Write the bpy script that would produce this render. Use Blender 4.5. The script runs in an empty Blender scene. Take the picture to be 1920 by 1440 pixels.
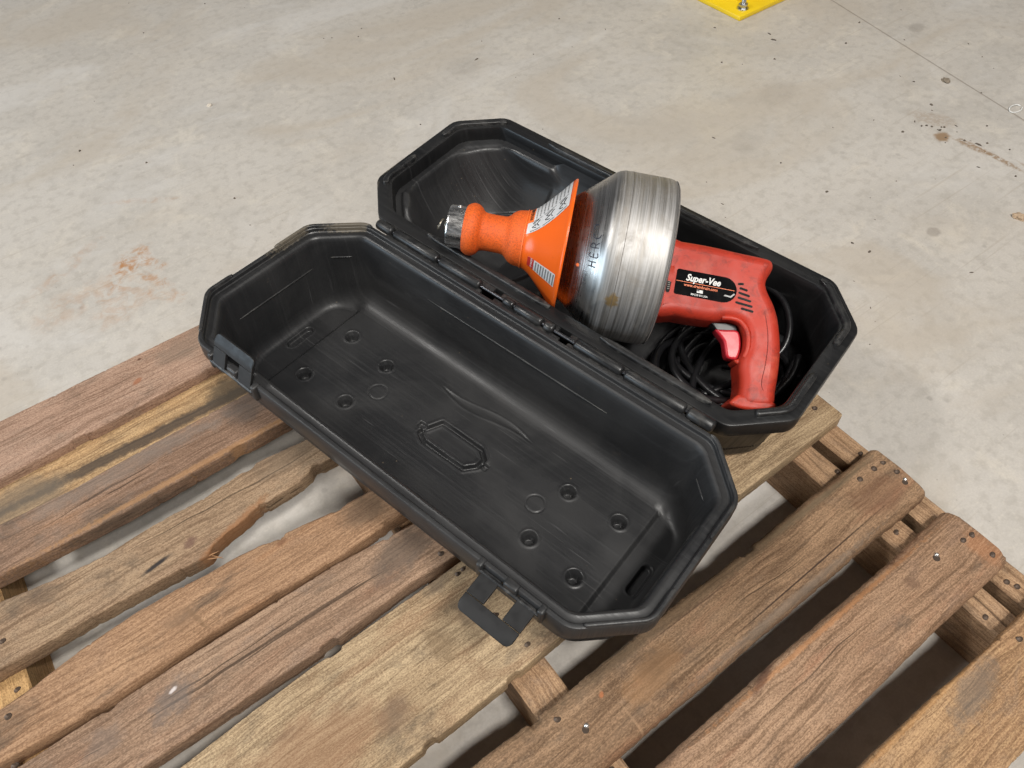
import bpy, bmesh, math, random
from mathutils import Matrix, Vector, noise as mnoise
random.seed(7)
sc = bpy.context.scene
COL = sc.collection
R_ = math.radians
PZ = 0.13                      # height of the pallet deck above the floor (m)

# ------------------------------------------------------------------ camera
cam = bpy.data.cameras.new('camera'); cam.sensor_width = 36; cam.lens = 27.04
cam.clip_start = .02; cam.clip_end = 100
camo = bpy.data.objects.new('camera', cam); COL.objects.link(camo)
camo.matrix_world = Matrix(((0.80657919, 0.4848854, -0.33810674, 0),
                            (-0.5895179, 0.61765452, -0.52054926, 0),
                            (-0.04357358, 0.61918418, 0.7840359, 1.0 + PZ), (0, 0, 0, 1)))
sc.camera = camo
# ------------------------------------------------------------------ world and lamps of the hall
w = bpy.data.worlds.new('World'); sc.world = w; w.use_nodes = True
_bg = w.node_tree.nodes['Background']; _tc = w.node_tree.nodes.new('ShaderNodeTexCoord'); _sx = w.node_tree.nodes.new('ShaderNodeSeparateXYZ'); _cr = w.node_tree.nodes.new('ShaderNodeValToRGB')
w.node_tree.links.new(_tc.outputs['Generated'], _sx.inputs[0]); w.node_tree.links.new(_sx.outputs[2], _cr.inputs[0]); w.node_tree.links.new(_cr.outputs[0], _bg.inputs[0])
_cr.color_ramp.elements[0].position = .12; _cr.color_ramp.elements[0].color = (.40, .40, .41, 1)      # pale hall walls
_cr.color_ramp.elements[1].position = .60; _cr.color_ramp.elements[1].color = (.13, .13, .135, 1)     # darker roof
_bg.inputs[1].default_value = .42
def area(name, loc, target, sx, sy, power, col):
    l = bpy.data.lights.new(name, 'AREA'); l.shape = 'RECTANGLE'; l.size = sx; l.size_y = sy
    l.energy = power; l.color = col
    o = bpy.data.objects.new(name, l); COL.objects.link(o); o.location = loc
    o.rotation_euler = (Vector(target) - Vector(loc)).to_track_quat('-Z', 'Y').to_euler()
    return o
area('ceiling_lamp', (.5, -1.95, 5.2), (.45, .45, 0), 1.1, .45, 235, (1, .96, .905))
area('ceiling_lamp', (-.7, -3.2, 5.2), (.0, .5, 0), 1.3, .6, 140, (1, .97, .92))
area('ceiling_lamp', (-3.0, 2.6, 5.2), (-2.6, 2.4, 0), 1.3, .6, 185, (1, .97, .93))
area('ceiling_lamp', (4.2, 2.8, 5.2), (3.6, 2.4, 0), 1.3, .6, 18, (1, .95, .89))
area('dock_door_light', (-6.0, 2.9, 1.7), (.3, .8, .2), 3.6, 3.2, 215, (.68, .85, 1))
sc.view_settings.view_transform = 'Standard'; sc.view_settings.look = 'None'
sc.view_settings.exposure = 0; sc.view_settings.gamma = 1

# ------------------------------------------------------------------ helpers: objects
def tag(o, label=None, cat=None, group=None, kind=None):
    for k, v in (('label', label), ('category', cat), ('group', group), ('kind', kind)):
        if v: o[k] = v
    return o
def empty(name, loc=(0, 0, 0), mat4=None):
    o = bpy.data.objects.new(name, None); COL.objects.link(o); o.empty_display_size = .05
    if mat4 is not None: o.matrix_world = mat4
    else: o.location = loc
    return o
def link(name, me, m, parent=None, mloc=None):
    o = bpy.data.objects.new(name, me); COL.objects.link(o)
    if m is not None and not me.materials: me.materials.append(m)
    if parent: o.parent = parent
    if mloc is not None: o.matrix_local = mloc
    return o
def mesh(verts, faces, smooth=40):
    me = bpy.data.meshes.new('m'); me.from_pydata([tuple(v) for v in verts], [], faces); me.validate()
    bm = bmesh.new(); bm.from_mesh(me); bmesh.ops.recalc_face_normals(bm, faces=bm.faces); bm.to_mesh(me); bm.free()
    if smooth:
        for p in me.polygons: p.use_smooth = True
        if smooth < 180: me.set_sharp_from_angle(angle=R_(smooth))
    me.update(); return me
def obj(name, verts, faces, m, parent=None, mloc=None, smooth=40):
    return link(name, mesh(verts, faces, smooth), m, parent, mloc)
def loft(rings, closed=True, cap0=False, cap1=False):
    V = [p for r in rings for p in r]; n = len(rings[0]); F = []
    for i in range(len(rings) - 1):
        for j in range(n if closed else n - 1):
            a = i*n + j; b = i*n + (j + 1) % n; F.append((a, b, b + n, a + n))
    if cap0: F.append(tuple(range(n - 1, -1, -1)))
    if cap1: F.append(tuple(range((len(rings) - 1)*n, len(rings)*n)))
    return V, F
def lathe(prof, n=96, cap0=False, cap1=False, a0=0, a1=2*math.pi):
    full = a1 - a0 > 6.28
    m = n if full else n + 1
    rings = [[(s, r*math.cos(a0 + (a1 - a0)*k/n), r*math.sin(a0 + (a1 - a0)*k/n)) for k in range(m)] for s, r in prof]
    return loft(rings, full, cap0, cap1)
def cr(pts, sub=6, closed=False):
    P = [Vector(p) for p in pts]; n = len(P); out = []
    for i in range(n if closed else n - 1):
        g = (lambda k: P[k % n]) if closed else (lambda k: P[min(max(k, 0), n - 1)])
        a, b, c, d = g(i - 1), g(i), g(i + 1), g(i + 2)
        for k in range(sub):
            t = k/sub
            out.append(.5*((2*b) + (c - a)*t + (2*a - 5*b + 4*c - d)*t*t + (3*b - a - 3*c + d)*t*t*t))
    if not closed: out.append(P[-1])
    return out
def tube(pts, r, n=8, closed=False):
    P = [Vector(p) for p in pts]; m = len(P); rings = []; up = None
    for i in range(m):
        t = (P[(i + 1) % m] - P[i - 1]) if closed else (P[min(i + 1, m - 1)] - P[max(i - 1, 0)])
        t.normalize()
        if up is None: up = t.orthogonal().normalized()
        up = (up - t*up.dot(t)).normalized(); s = t.cross(up)
        rr = r[i] if isinstance(r, (list, tuple)) else r
        rings.append([P[i] + (up*math.cos(2*math.pi*k/n) + s*math.sin(2*math.pi*k/n))*rr for k in range(n)])
    if closed: rings.append(rings[0])
    return loft(rings, True, not closed, not closed)
def box(x0, x1, y0, y1, z0, z1, b=.001, seg=2):
    bm = bmesh.new(); bmesh.ops.create_cube(bm, size=1)
    for v in bm.verts: v.co = ((x0 + x1)/2 + v.co.x*(x1 - x0), (y0 + y1)/2 + v.co.y*(y1 - y0), (z0 + z1)/2 + v.co.z*(z1 - z0))
    if b: bmesh.ops.bevel(bm, geom=list(bm.edges), offset=b, segments=seg, affect='EDGES', profile=.5)
    me = bpy.data.meshes.new('m'); bm.to_mesh(me); bm.free()
    for p in me.polygons: p.use_smooth = True
    me.set_sharp_from_angle(angle=R_(40)); return me
def join(parts):
    V = []; F = []
    for v, f in parts:
        o = len(V); V += [tuple(p) for p in v]; F += [tuple(i + o for i in q) for q in f]
    return V, F
def lerp(a, b, t): return a + (b - a)*t
def sst(a, b, x):
    t = min(1, max(0, (x - a)/(b - a))); return t*t*(3 - 2*t)
def interp(pts, x):
    if x <= pts[0][0]: return pts[0][1]
    for (a, b), (c, d) in zip(pts, pts[1:]):
        if x <= c: return lerp(b, d, (x - a)/(c - a))
    return pts[-1][1]
def n1(x, s): return mnoise.noise(Vector((x, s*13.7, s*3.1)))

# ------------------------------------------------------------------ helpers: materials
def lin(c):
    return tuple(((v/255)/12.92 if v/255 <= .04045 else ((v/255 + .055)/1.055)**2.4) for v in c)
class NT:
    def __init__(s, name, rough=.5, metal=0.0, spec=None):
        s.m = bpy.data.materials.new(name); s.m.use_nodes = True; s.t = s.m.node_tree
        s.b = s.t.nodes['Principled BSDF']; s.b.inputs['Roughness'].default_value = rough; s.b.inputs['Metallic'].default_value = metal
        if spec is not None: s.b.inputs['Specular IOR Level'].default_value = spec
        s.co = s.t.nodes.new('ShaderNodeTexCoord').outputs['Object']
    def put(s, sock, v):
        if hasattr(v, 'is_linked') or isinstance(v, bpy.types.NodeSocket): s.t.links.new(v, sock)
        elif isinstance(v, (tuple, list)) and len(v) == 3 and sock.type == 'RGBA': sock.default_value = (*v, 1)
        else: sock.default_value = v
    def node(s, typ, **kw):
        n = s.t.nodes.new(typ)
        for k, v in kw.items(): setattr(n, k, v)
        return n
    def map(s, scale=(1, 1, 1), loc=(0, 0, 0), rot=(0, 0, 0), vec=None):
        n = s.node('ShaderNodeMapping'); s.put(n.inputs['Vector'], vec or s.co)
        n.inputs['Location'].default_value = loc; n.inputs['Rotation'].default_value = rot; n.inputs['Scale'].default_value = scale
        return n.outputs[0]
    def noise(s, vec, scale=5, detail=4, rough=.55, dist=0.0):
        n = s.node('ShaderNodeTexNoise'); s.put(n.inputs['Vector'], vec)
        for k, v in (('Scale', scale), ('Detail', detail), ('Roughness', rough), ('Distortion', dist)): n.inputs[k].default_value = v
        return n.outputs['Fac']
    def vor(s, vec, scale=5, feature='F1'):
        n = s.node('ShaderNodeTexVoronoi', feature=feature); s.put(n.inputs['Vector'], vec); n.inputs['Scale'].default_value = scale
        return n.outputs['Distance']
    def math(s, op, a, b=0.0, clamp=False):
        n = s.node('ShaderNodeMath', operation=op, use_clamp=clamp); s.put(n.inputs[0], a); s.put(n.inputs[1], b); return n.outputs[0]
    def rng(s, v, a, b, c=0.0, d=1.0, smooth=True):
        n = s.node('ShaderNodeMapRange', interpolation_type='SMOOTHSTEP' if smooth else 'LINEAR'); s.put(n.inputs[0], v)
        for i, q in enumerate((a, b, c, d)): n.inputs[1 + i].default_value = q
        return n.outputs[0]
    def mix(s, f, a, b, blend='MIX'):
        n = s.node('ShaderNodeMix', data_type='RGBA', blend_type=blend)
        s.put(n.inputs[0], f); s.put(n.inputs[6], a); s.put(n.inputs[7], b); return n.outputs[2]
    def spot(s, c, r, ang=0.0, wob=.5, soft=.5, nscale=None, vec=None):
        """mask of one irregular blot in the object's xy plane"""
        x, y = c; v = vec or s.co
        n = s.node('ShaderNodeVectorMath', operation='SUBTRACT'); s.put(n.inputs[0], v); n.inputs[1].default_value = (x, y, 0)
        m = s.map(scale=(1/r[0], 1/r[1], 0), vec=s.map(rot=(0, 0, -ang), vec=n.outputs[0]))
        l = s.node('ShaderNodeVectorMath', operation='LENGTH'); s.put(l.inputs[0], m)
        nz = s.noise(v, nscale or min(1.2/min(r), 260), 3, .65)
        d = s.math('ADD', l.outputs['Value'], s.math('MULTIPLY', s.math('SUBTRACT', nz, .5), 2*wob))
        return s.rng(d, 1 - soft, 1 + soft*.4, 1, 0)
    def bump(s, h, strength=.3, dist=.002, prev=None):
        n = s.node('ShaderNodeBump'); s.put(n.inputs['Height'], h); n.inputs['Strength'].default_value = strength; n.inputs['Distance'].default_value = dist
        if prev is not None: s.put(n.inputs['Normal'], prev)
        return n.outputs[0]
    def set(s, **kw):
        for k, v in kw.items(): s.put(s.b.inputs[k.replace('_', ' ')], v)
        return s.m
def plain(name, col, rough=.5, metal=0.0, spec=None, nz=.12, scale=60):
    t = NT(name, rough, metal, spec); f = t.noise(t.co, scale, 4)
    c = t.mix(f, tuple(v*(1 - nz) for v in col), tuple(min(1, v*(1 + nz)) for v in col))
    return t.set(Base_Color=c, Roughness=t.rng(f, .3, .7, rough*.85, min(1, rough*1.15)))

JOINT_X = 1.796                # the sawn joint, measured across its own direction
def concrete():
    t = NT('concrete', .55); co = t.co
    big = t.noise(co, .55, 4, .6); med = t.noise(co, 4.5, 6, .62, .4); fine = t.noise(co, 42, 5, .6); grit = t.noise(co, 260, 3, .6)
    c = t.mix(t.rng(big, .35, .65), lin((196, 191, 184)), lin((188, 181, 171)))
    c = t.mix(t.rng(med, .40, .66, 0, .6), c, lin((174, 169, 162)))
    c = t.mix(t.rng(t.noise(t.map(loc=(3, 7, 0)), 9, 6, .65, .6), .52, .72, 0, .55), c, lin((208, 200, 187)))
    c = t.mix(t.rng(fine, .46, .66, 0, .30), c, lin((150, 144, 135)))
    c = t.mix(t.rng(t.noise(t.map(loc=(9, 2, 0)), 75, 4, .7), .54, .66, 0, .22), c, lin((212, 205, 192)))
    c = t.mix(t.rng(grit, .3, .7, .0, .16), c, lin((140, 134, 126)))
    broad = t.noise(t.map(loc=(2, 6, 0), rot=(0, 0, .5), scale=(1, 1.7, 1)), 1.5, 5, .6, 1.2)
    c = t.mix(t.rng(broad, .48, .66, 0, .5), c, lin((176, 165, 150)))
    c = t.mix(t.rng(broad, .30, .44, .4, 0), c, lin((203, 200, 196)))
    # dark specks and grey splashes
    c = t.mix(t.math('MULTIPLY', t.rng(t.vor(co, 55), .035, .09, 1, 0), t.rng(t.noise(co, 6, 2), .53, .62, 0, .5)), c, lin((92, 84, 74)))
    c = t.mix(t.math('MULTIPLY', t.rng(t.vor(t.map(loc=(4, 4, 0)), 17), .05, .13, 1, 0), t.rng(t.noise(t.map(loc=(1, 5, 0)), 3, 2), .5, .62, 0, .35)), c, lin((140, 134, 128)))
    # trowel / drag scratches
    for ang, sd in ((.5, 1), (-.9, 6), (1.4, 3)):
        f = t.noise(t.map(scale=(1.1, 55, 1), rot=(0, 0, ang), loc=(sd, sd*3, 0)), 2.2, 3, .5)
        c = t.mix(t.rng(f, .66, .73, 0, .28), c, lin((158, 147, 132)))
    # rust stain left of the case, mud splash on the right
    rust = lin((166, 112, 56))
    pat = t.rng(t.noise(t.map(scale=(1, 1, 1)), 34, 6, .7, .8), .40, .62)
    for cc, rr, an, k in (((.026, 1.552), (.055, .032), .6, .85), ((.062, 1.515), (.035, .018), -.9, .75), ((.05, 1.46), (.05, .014), -1.1, .55),
                          ((-.015, 1.50), (.06, .03), .5, .42), ((-.03, 1.43), (.09, .05), .4, .25), ((.05, 1.40), (.05, .02), -.9, .4), ((-.12, 1.50), (.10, .05), .3, .22),
                          ((.13, 1.74), (.10, .012), -.6, .25), ((-.1, 1.62), (.12, .02), .5, .25)):
        m = t.math('MULTIPLY', t.math('MULTIPLY', t.spot(cc, rr, an, .7, .6), pat), k)
        c = t.mix(m, c, rust)
    mud = lin((139, 112, 82))
    pat2 = t.rng(t.noise(t.map(scale=(1, 1, 1)), 110, 5, .7), .38, .55)
    for cc, rr, an, k, p in (((1.752, .722), (.024, .019), .2, .9, 0), ((1.772, .655), (.013, .05), 0.05, .8, 1), ((1.776, .585), (.009, .06), -.05, .8, 1), ((1.79, .49), (.007, .07), -.15, .6, 1), ((1.80, .78), (.03, .06), .4, .35, 1)):
        m = t.math('MULTIPLY', t.spot(cc, rr, an, .45, .45), k)
        if p: m = t.math('MULTIPLY', m, pat2)
        c = t.mix(m, c, mud)
    for cc, rr, k in (((2.144, 1.079), (.030, .022), .4), ((1.444, .527), (.018, .015), .5), ((1.38, 1.0), (.05, .04), .18), ((1.05, 1.75), (.06, .05), .15), ((1.6, 1.1), (.07, .05), .15)):
        c = t.mix(t.math('MULTIPLY', t.spot(cc, rr, .3, .3, .35), k), c, lin((128, 120, 112)))
    # sawn joint: a straight cut in the slab
    n = t.node('ShaderNodeSeparateXYZ'); t.put(n.inputs[0], t.map(rot=(0, 0, .1966), loc=(0, 0, 0)))
    j = t.math('ABSOLUTE', t.math('SUBTRACT', n.outputs[0], JOINT_X))
    jm = t.rng(t.math('ADD', j, t.math('MULTIPLY', t.math('SUBTRACT', t.noise(co, 70, 3), .5), .003)), .0012, .0035, 1, 0)
    c = t.mix(t.math('MULTIPLY', jm, .55), c, lin((120, 108, 96)))
    h = t.math('SUBTRACT', t.math('ADD', t.math('MULTIPLY', fine, .5), t.math('MULTIPLY', grit, .35)), t.math('MULTIPLY', jm, 1.2))
    return t.set(Base_Color=c, Roughness=t.rng(med, .3, .7, .42, .66), Normal=t.bump(h, .22, .0015))
def wood(name, base, dark, light, seed, grey=.25, gcol=(150, 138, 126), spots=(), ring=22, warm=None, edge=None, end=(.8,), speck=.3):
    """weathered pallet plank, grain along x; spots: (x, y, rx, ry, angle, colour, amount, wobble)"""
    t = NT(name, .72, 0, .25); co = t.co
    v = t.map(loc=(seed*3.7, seed*1.3, seed*.9))
    warp = t.noise(t.map(scale=(2.2, 7, 7), vec=v), 1.6, 3, .55)
    nv = t.node('ShaderNodeVectorMath', operation='ADD'); t.put(nv.inputs[0], v)
    cx = t.node('ShaderNodeCombineXYZ'); t.put(cx.inputs[1], t.math('MULTIPLY', t.math('SUBTRACT', warp, .5), .045)); t.put(nv.inputs[1], cx.outputs[0])
    wv = nv.outputs[0]
    wave = t.node('ShaderNodeTexWave', wave_type='BANDS', bands_direction='Y'); t.put(wave.inputs['Vector'], t.map(scale=(.35, 1, .6), vec=wv))
    for k, q in (('Scale', ring), ('Distortion', 1.2), ('Detail', 3), ('Detail Scale', 1.5), ('Detail Roughness', .6)): wave.inputs[k].default_value = q
    rings = wave.outputs['Fac']
    fib = t.noise(t.map(scale=(5, 130, 130), vec=wv), 1.6, 6, .65)
    fib2 = t.noise(t.map(scale=(14, 320, 320), vec=wv), 1.5, 4, .6)
    blot = t.noise(t.map(scale=(2.4, 6, 6), vec=v), 1.7, 5, .6, .6)
    blot2 = t.noise(t.map(loc=(5, 2, 0), scale=(7, 14, 10), vec=v), 2.2, 6, .65, .8)
    sat = lambda c, k: tuple(lerp(sum(c)/3, q, k) for q in c)
    B, D, L = (tuple(a*b for a, b in zip(sat(lin(q), .82), (1.0, .99, .96))) for q in (base, dark, light)); D = tuple(q*.72 for q in D)
    pit = t.noise(t.map(scale=(1, 1.6, 1.6), vec=v), 330, 4, .7)
    c = t.mix(t.rng(blot, .36, .66), B, L)
    c = t.mix(t.rng(rings, .40, .95, 0, .20), c, D)
    c = t.mix(t.rng(fib, .43, .64, 0, .62), c, D)
    c = t.mix(t.rng(fib2, .50, .64, 0, .5), c, tuple(min(1, q*1.12) for q in L))
    if warm: c = t.mix(t.rng(t.noise(t.map(loc=(1, 8, 2), scale=(3, 16, 16), vec=v), 1.6, 4, .6), .54, .74, 0, .40), c, sat(lin(warm), .85))
    c = t.mix(t.rng(blot2, .50, .72, 0, grey*1.5), c, lin(gcol))
    c = t.mix(t.rng(pit, .47, .61, 0, .5), c, D)
    c = t.mix(t.rng(pit, .34, .46, .35, 0), c, tuple(min(1, q*1.25) for q in L))
    c = t.mix(t.rng(t.noise(t.map(scale=(20, 60, 60), vec=v), 2, 5, .7), .62, .75, 0, speck), c, tuple(q*.6 for q in D))
    c = t.mix(t.rng(t.noise(t.map(loc=(2, 2, 2), scale=(16, 24, 24), vec=v), 2.4, 5, .75), .66, .76, 0, .4), c, tuple(min(1, q*1.4) for q in L))
    # cross-wise forklift and strap scratches
    c = t.mix(t.rng(t.noise(t.map(scale=(85, 2.2, 2), rot=(0, 0, .15), vec=v), 1.7, 4, .6), .66, .74, 0, .30), c, tuple(min(1, q*1.35) for q in L))
    grime = t.noise(t.map(loc=(7, 1, 3), scale=(4, 9, 9), vec=v), 1.5, 6, .7, .5)
    c = t.mix(t.rng(grime, .52, .72, 0, .68), c, (.075, .058, .044))
    # long dark checks
    c = t.mix(t.rng(t.noise(t.map(scale=(1.3, 95, 95), vec=wv), 1.2, 2, .5), .71, .735, 0, .7), c, tuple(q*.3 for q in D))
    for (x, y, rx, ry, an, col, am, wob) in spots:
        c = t.mix(t.math('MULTIPLY', t.spot((x, y), (rx, ry), an, wob, .55), am), c, lin(col))
    h = t.math('ADD', t.math('MULTIPLY', fib, .7), t.math('ADD', t.math('MULTIPLY', rings, .2), t.math('MULTIPLY', pit, .35)))
    return t.set(Base_Color=c, Roughness=t.rng(fib, .3, .7, .62, .85), Normal=t.bump(h, .7, .0026))

def plastic(name, base=.014, axis=0, streak=1.0, rough=.42, pale=True, scuff=(), spec=.5):
    """blow-moulded black plastic with drag streaks along x, dust and scuffed edges"""
    t = NT(name, rough, 0, spec); co = t.co
    s1 = t.noise(t.map(scale=(3.5, 420, 3)), 1.2, 4, .65); s2 = t.noise(t.map(scale=(1.2, 160, 2), rot=(0, 0, .10), loc=(3, 1, 0)), 1.3, 4, .6)
    big = t.noise(co, 7, 5, .6, .5); fine = t.noise(co, 900, 2, .5); dust = t.noise(t.map(loc=(2, 2, 2)), 38, 6, .75, .5)
    c = t.mix(t.rng(big, .3, .7), (base*.8, base*.82, base*.88), (base*1.35, base*1.35, base*1.38))
    c = t.mix(t.rng(s1, .52, .72, 0, .40*streak), c, (base*4, base*4, base*4.1))
    c = t.mix(t.rng(s2, .60, .72, 0, .45*streak), c, (base*3, base*3, base*3))
    c = t.mix(t.math('MULTIPLY', t.rng(dust, .60, .78, 0, 1), t.rng(t.noise(co, 5, 2), .50, .7, 0, .45)), c, (.075, .060, .045))
    for an, sd, th in ((.7, 1, .705), (-.5, 5, .70), (1.9, 9, .715), (2.7, 3, .71)):       # stray scratches
        f = t.noise(t.map(scale=(4, 240, 4), rot=(0, 0, an), loc=(sd, sd, sd)), 1.1, 2, .5)
        c = t.mix(t.math('MULTIPLY', t.rng(f, th, th + .03, 0, .35), t.rng(t.noise(t.map(loc=(sd, 0, 0)), 9, 2), .48, .6)), c, (.11, .11, .112))
    c = t.mix(t.math('MULTIPLY', t.rng(t.vor(t.map(loc=(5, 3, 1)), 75), .05, .11, 1, 0), t.rng(t.noise(t.map(loc=(8, 8, 1)), 8, 3), .56, .66, 0, .7)), c, (.17, .13, .085))
    if pale:
        g = t.node('ShaderNodeNewGeometry')
        e = t.rng(g.outputs['Pointiness'], .53, .62, 0, 1)
        c = t.mix(t.math('MULTIPLY', e, t.rng(t.noise(co, 45, 5, .7), .46, .66, 0, .38)), c, (.20, .19, .175))
    for cc, rr, an in scuff: c = t.mix(t.math('MULTIPLY', t.spot(cc, rr, an, 1.1, .5), .42), c, (.26, .22, .16))
    rg = t.math('ADD', t.rng(big, .3, .7, rough - .07, rough + .09), t.rng(s1, .4, .7, -.05, .12))
    hh = t.math('ADD', t.math('MULTIPLY', s1, .5*streak), t.math('MULTIPLY', fine, .35))
    return t.set(Base_Color=c, Roughness=rg, Normal=t.bump(hh, .16, .0009))

M = {}
M['concrete'] = concrete()
M['plastic'] = plastic('black_plastic', .0105, streak=.6, rough=.40, spec=.38, scuff=[((-.388, .062), (.030, .007), 2.25), ((-.40, .11), (.03, .004), 1.57)]); M['plastic_lid'] = plastic('black_plastic_lid', .0195, streak=.20, rough=.43, scuff=[((.34, .03), (.05, .006), 1.0 - .2), ((.395, .12), (.05, .005), 1.57)]); M['plastic_worn'] = plastic('black_plastic_worn', .020, streak=.65, rough=.45)
M['plastic_scoop'] = plastic('black_plastic_scoop', .021, streak=.22, rough=.42)
M['plastic_plain'] = plastic('black_plastic_smooth', .013, streak=.3, rough=.36)
M['latch'] = plain('latch_plastic', (.014, .014, .0145), .48, 0, .3, nz=.2, scale=90)
M['dark'] = plain('recess_shade', (.004, .004, .004), .8)  # near-black colour stands in for the shade inside slots and socket
M['cord'] = plain('cord_rubber', (.008, .008, .009), .34, 0, .5)
M['pin'] = plain('hinge_pin_steel', (.07, .07, .075), .35, .8)
M['white'] = plain('white_print', (.74, .74, .72), .4); M['fine'] = plain('faded_print', (.16, .16, .16), .5); M['label'] = plain('worn_label', (.56, .56, .56), .35, nz=.25, scale=300); M['print_black'] = plain('black_print', (.012, .012, .012), .35)
M['print_orange'] = plain('orange_print', (.80, .16, .03), .4); M['plate_black'] = plain('nameplate_black', (.004, .004, .0045), .09, 0, .35)
M['print_red'] = plain('red_print', (.42, .02, .015), .4); M['ink'] = plain('marker_ink', (.03, .032, .045), .6)
M['nail'] = plain('rusty_nail', (.15, .11, .085), .6, .4, nz=.5, scale=700); M['nail_bright'] = plain('bright_nail', (.75, .72, .68), .3, .9)
M['bolt'] = plain('galvanised_steel', (.55, .56, .57), .32, 1.0, nz=.25, scale=300)

# ================================================================== THE SETTING
fl = obj('floor', [(-9, -9, 0), (11, -9, 0), (11, 11, 0), (-9, 11, 0)], [(0, 1, 2, 3)], M['concrete'], smooth=0)
tag(fl, kind='structure')

# ================================================================== PALLET
PX, PY = .19, .50
pal = tag(empty('wooden_pallet', (PX, PY, 0)), 'weathered brown wooden pallet with gapped deck boards under the black case', 'pallet')
TH = .03
def plank(name, up, lo, m, ztop=0.0, th=TH, x0=-.50, x1=.79, r=.004, seed=1, amp=.0009, n=400, crown=0.0, endwob=.003, tilt=0.0, chips=()):
    """deck board running along x with its own wavy edges; up / lo: edge lines (x, y)"""
    rings = []
    ym = sum(p[1] for p in up + lo)/len(up + lo)
    for i in range(n + 1):
        t = i/n; x = lerp(x0, x1, t)
        yu = interp(up, x) + amp*(n1(x*7, seed) + .30*n1(x*55, seed + 1) + .45*n1(x*150, seed + 9) + .35*n1(x*380, seed + 19))
        yl = interp(lo, x) + amp*(n1(x*6, seed + 2) + .30*n1(x*60, seed + 3) + .45*n1(x*140, seed + 8) + .35*n1(x*400, seed + 18))
        yu -= min(.004, .05*max(0, n1(x*26, seed + 31) - .50)) + min(.002, .04*max(0, n1(x*110, seed + 33) - .52)); yl += min(.004, .05*max(0, n1(x*24, seed + 32) - .50)) + min(.002, .04*max(0, n1(x*115, seed + 34) - .52))
        for (cx, cw, cd) in chips: yl += cd*max(0, 1 - abs((x - cx)/cw))**.6
        zt = ztop + .0012*n1(x*6, seed + 4); zb = ztop - th
        ru = r*(1 + .45*n1(x*22, seed + 5)); rl = r*(1 + .45*n1(x*25, seed + 6)); ring = []
        def arc(cy, cz, rr, a0, a1, k=5):
            for q in range(k + 1):
                a = lerp(a0, a1, q/k); ring.append((cy + rr*math.cos(a), cz + rr*math.sin(a)))
        hw = (yu - yl)/2
        rz = min(th*.92, ru); 
        arc(yu - ru, zt - ru, ru, 0, math.pi/2); 
        for q in (.25, .5, .75):
            yy = lerp(yu - ru, yl + rl, q); ring.append((yy, zt + crown*4*q*(1 - q) + .0005*n1(x*30 + q*9, seed + 7)))
        arc(yl + rl, zt - rl, rl, math.pi/2, math.pi)
        arc(yl + .002, zb + .002, .002, math.pi, 1.5*math.pi, 2); arc(yu - .002, zb + .002, .002, 1.5*math.pi, 2*math.pi, 2)
        dx = 0
        if i in (0, n): dx = 1
        pts = []
        for k, (y, z) in enumerate(ring):
            xx = x
            if i == n: xx += endwob*(n1(y*70, seed + 11) + .6*n1(y*220, seed + 12))
            zz = z + tilt*(y - ym)
            pts.append((xx - PX, y - PY, zz + PZ))
        rings.append(pts)
    # slightly rounded sawn ends
    def shrink(rg, k, d):
        cy = sum(p[1] for p in rg)/len(rg); cz = sum(p[2] for p in rg)/len(rg)
        return [(p[0] + d, cy + (p[1] - cy)*k, cz + (p[2] - cz)*k) for p in rg]
    e = 1 if r < .01 else .93
    rings = [shrink(rings[0], .97, -.002)] + rings + [shrink(rings[-1], .985 if r < .01 else .95, .0015 if r < .01 else .004)]
    V, F = loft(rings, True, True, True)
    o = obj(name, V, F, m, pal, smooth=50); return o
def P_(x, y): return (x - PX, y - PY)
def sp(*L): return [(x - PX, y - PY, rx, ry, an, c, am, wb) for (x, y, rx, ry, an, c, am, wb) in L]
GREY = (112, 104, 100); BLK = (62, 52, 44)
wA = wood('wood_pinkish', (170, 134, 110), (128, 92, 68), (186, 150, 126), 1, .35, (142, 124, 108), sp((-.07, 1.065, .010, .006, .4, (150, 92, 60), .7, .3), (.02, 1.09, .05, .03, .2, (120, 104, 90), .5, .8), (-.05, 1.112, .004, .003, 0, (90, 60, 45), .9, .2)), ring=12)
wS = wood('wood_yellow_stained', (190, 150, 98), (132, 96, 60), (208, 172, 120), 2, .25, (120, 104, 84), sp((-.05, .955, .42, .014, -.02, (74, 64, 56), .9, .55), (-.30, .955, .09, .05, 0, (110, 100, 88), .6, .6), (.06, .97, .06, .03, 0, (88, 78, 66), .75, .7)), ring=16)
wB = wood('wood_grey_brown', (146, 112, 88), (104, 74, 52), (164, 130, 104), 3, .35, (130, 114, 102), sp((-.12, .905, .20, .02, 0, (122, 112, 104), .5, .8), (.06, .90, .05, .035, .3, (96, 88, 82), .55, .6), (-.05, .836, .30, .006, 0, (176, 132, 86), .45, .9)), ring=34, warm=(176, 124, 78))
wC = wood('wood_tan_grey', (158, 126, 96), (116, 86, 60), (176, 146, 112), 4, .40, (138, 120, 100), sp((-.111, .717, .012, .008, .4, (112, 84, 72), .8, .6), (-.164, .712, .026, .0042, .16, (56, 50, 48), 1, .2), (-.06, .695, .08, .010, .35, (150, 104, 68), .7, .6), (.07, .77, .06, .04, 0, (98, 84, 70), .55, .7)), ring=20)
wD = wood('wood_orange_tan', (168, 128, 92), (126, 86, 54), (188, 146, 106), 5, .22, (150, 122, 100), sp((-.147, .603, .004, .030, .28, (118, 92, 68), .55, .6), (-.165, .612, .022, .022, 0, (140, 110, 84), .45, .9), (-.003, .634, .010, .004, 0, (120, 84, 62), .7, .5), (.12, .61, .05, .03, 0, (92, 76, 62), .65, .7)), ring=30, warm=(190, 132, 82))
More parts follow.
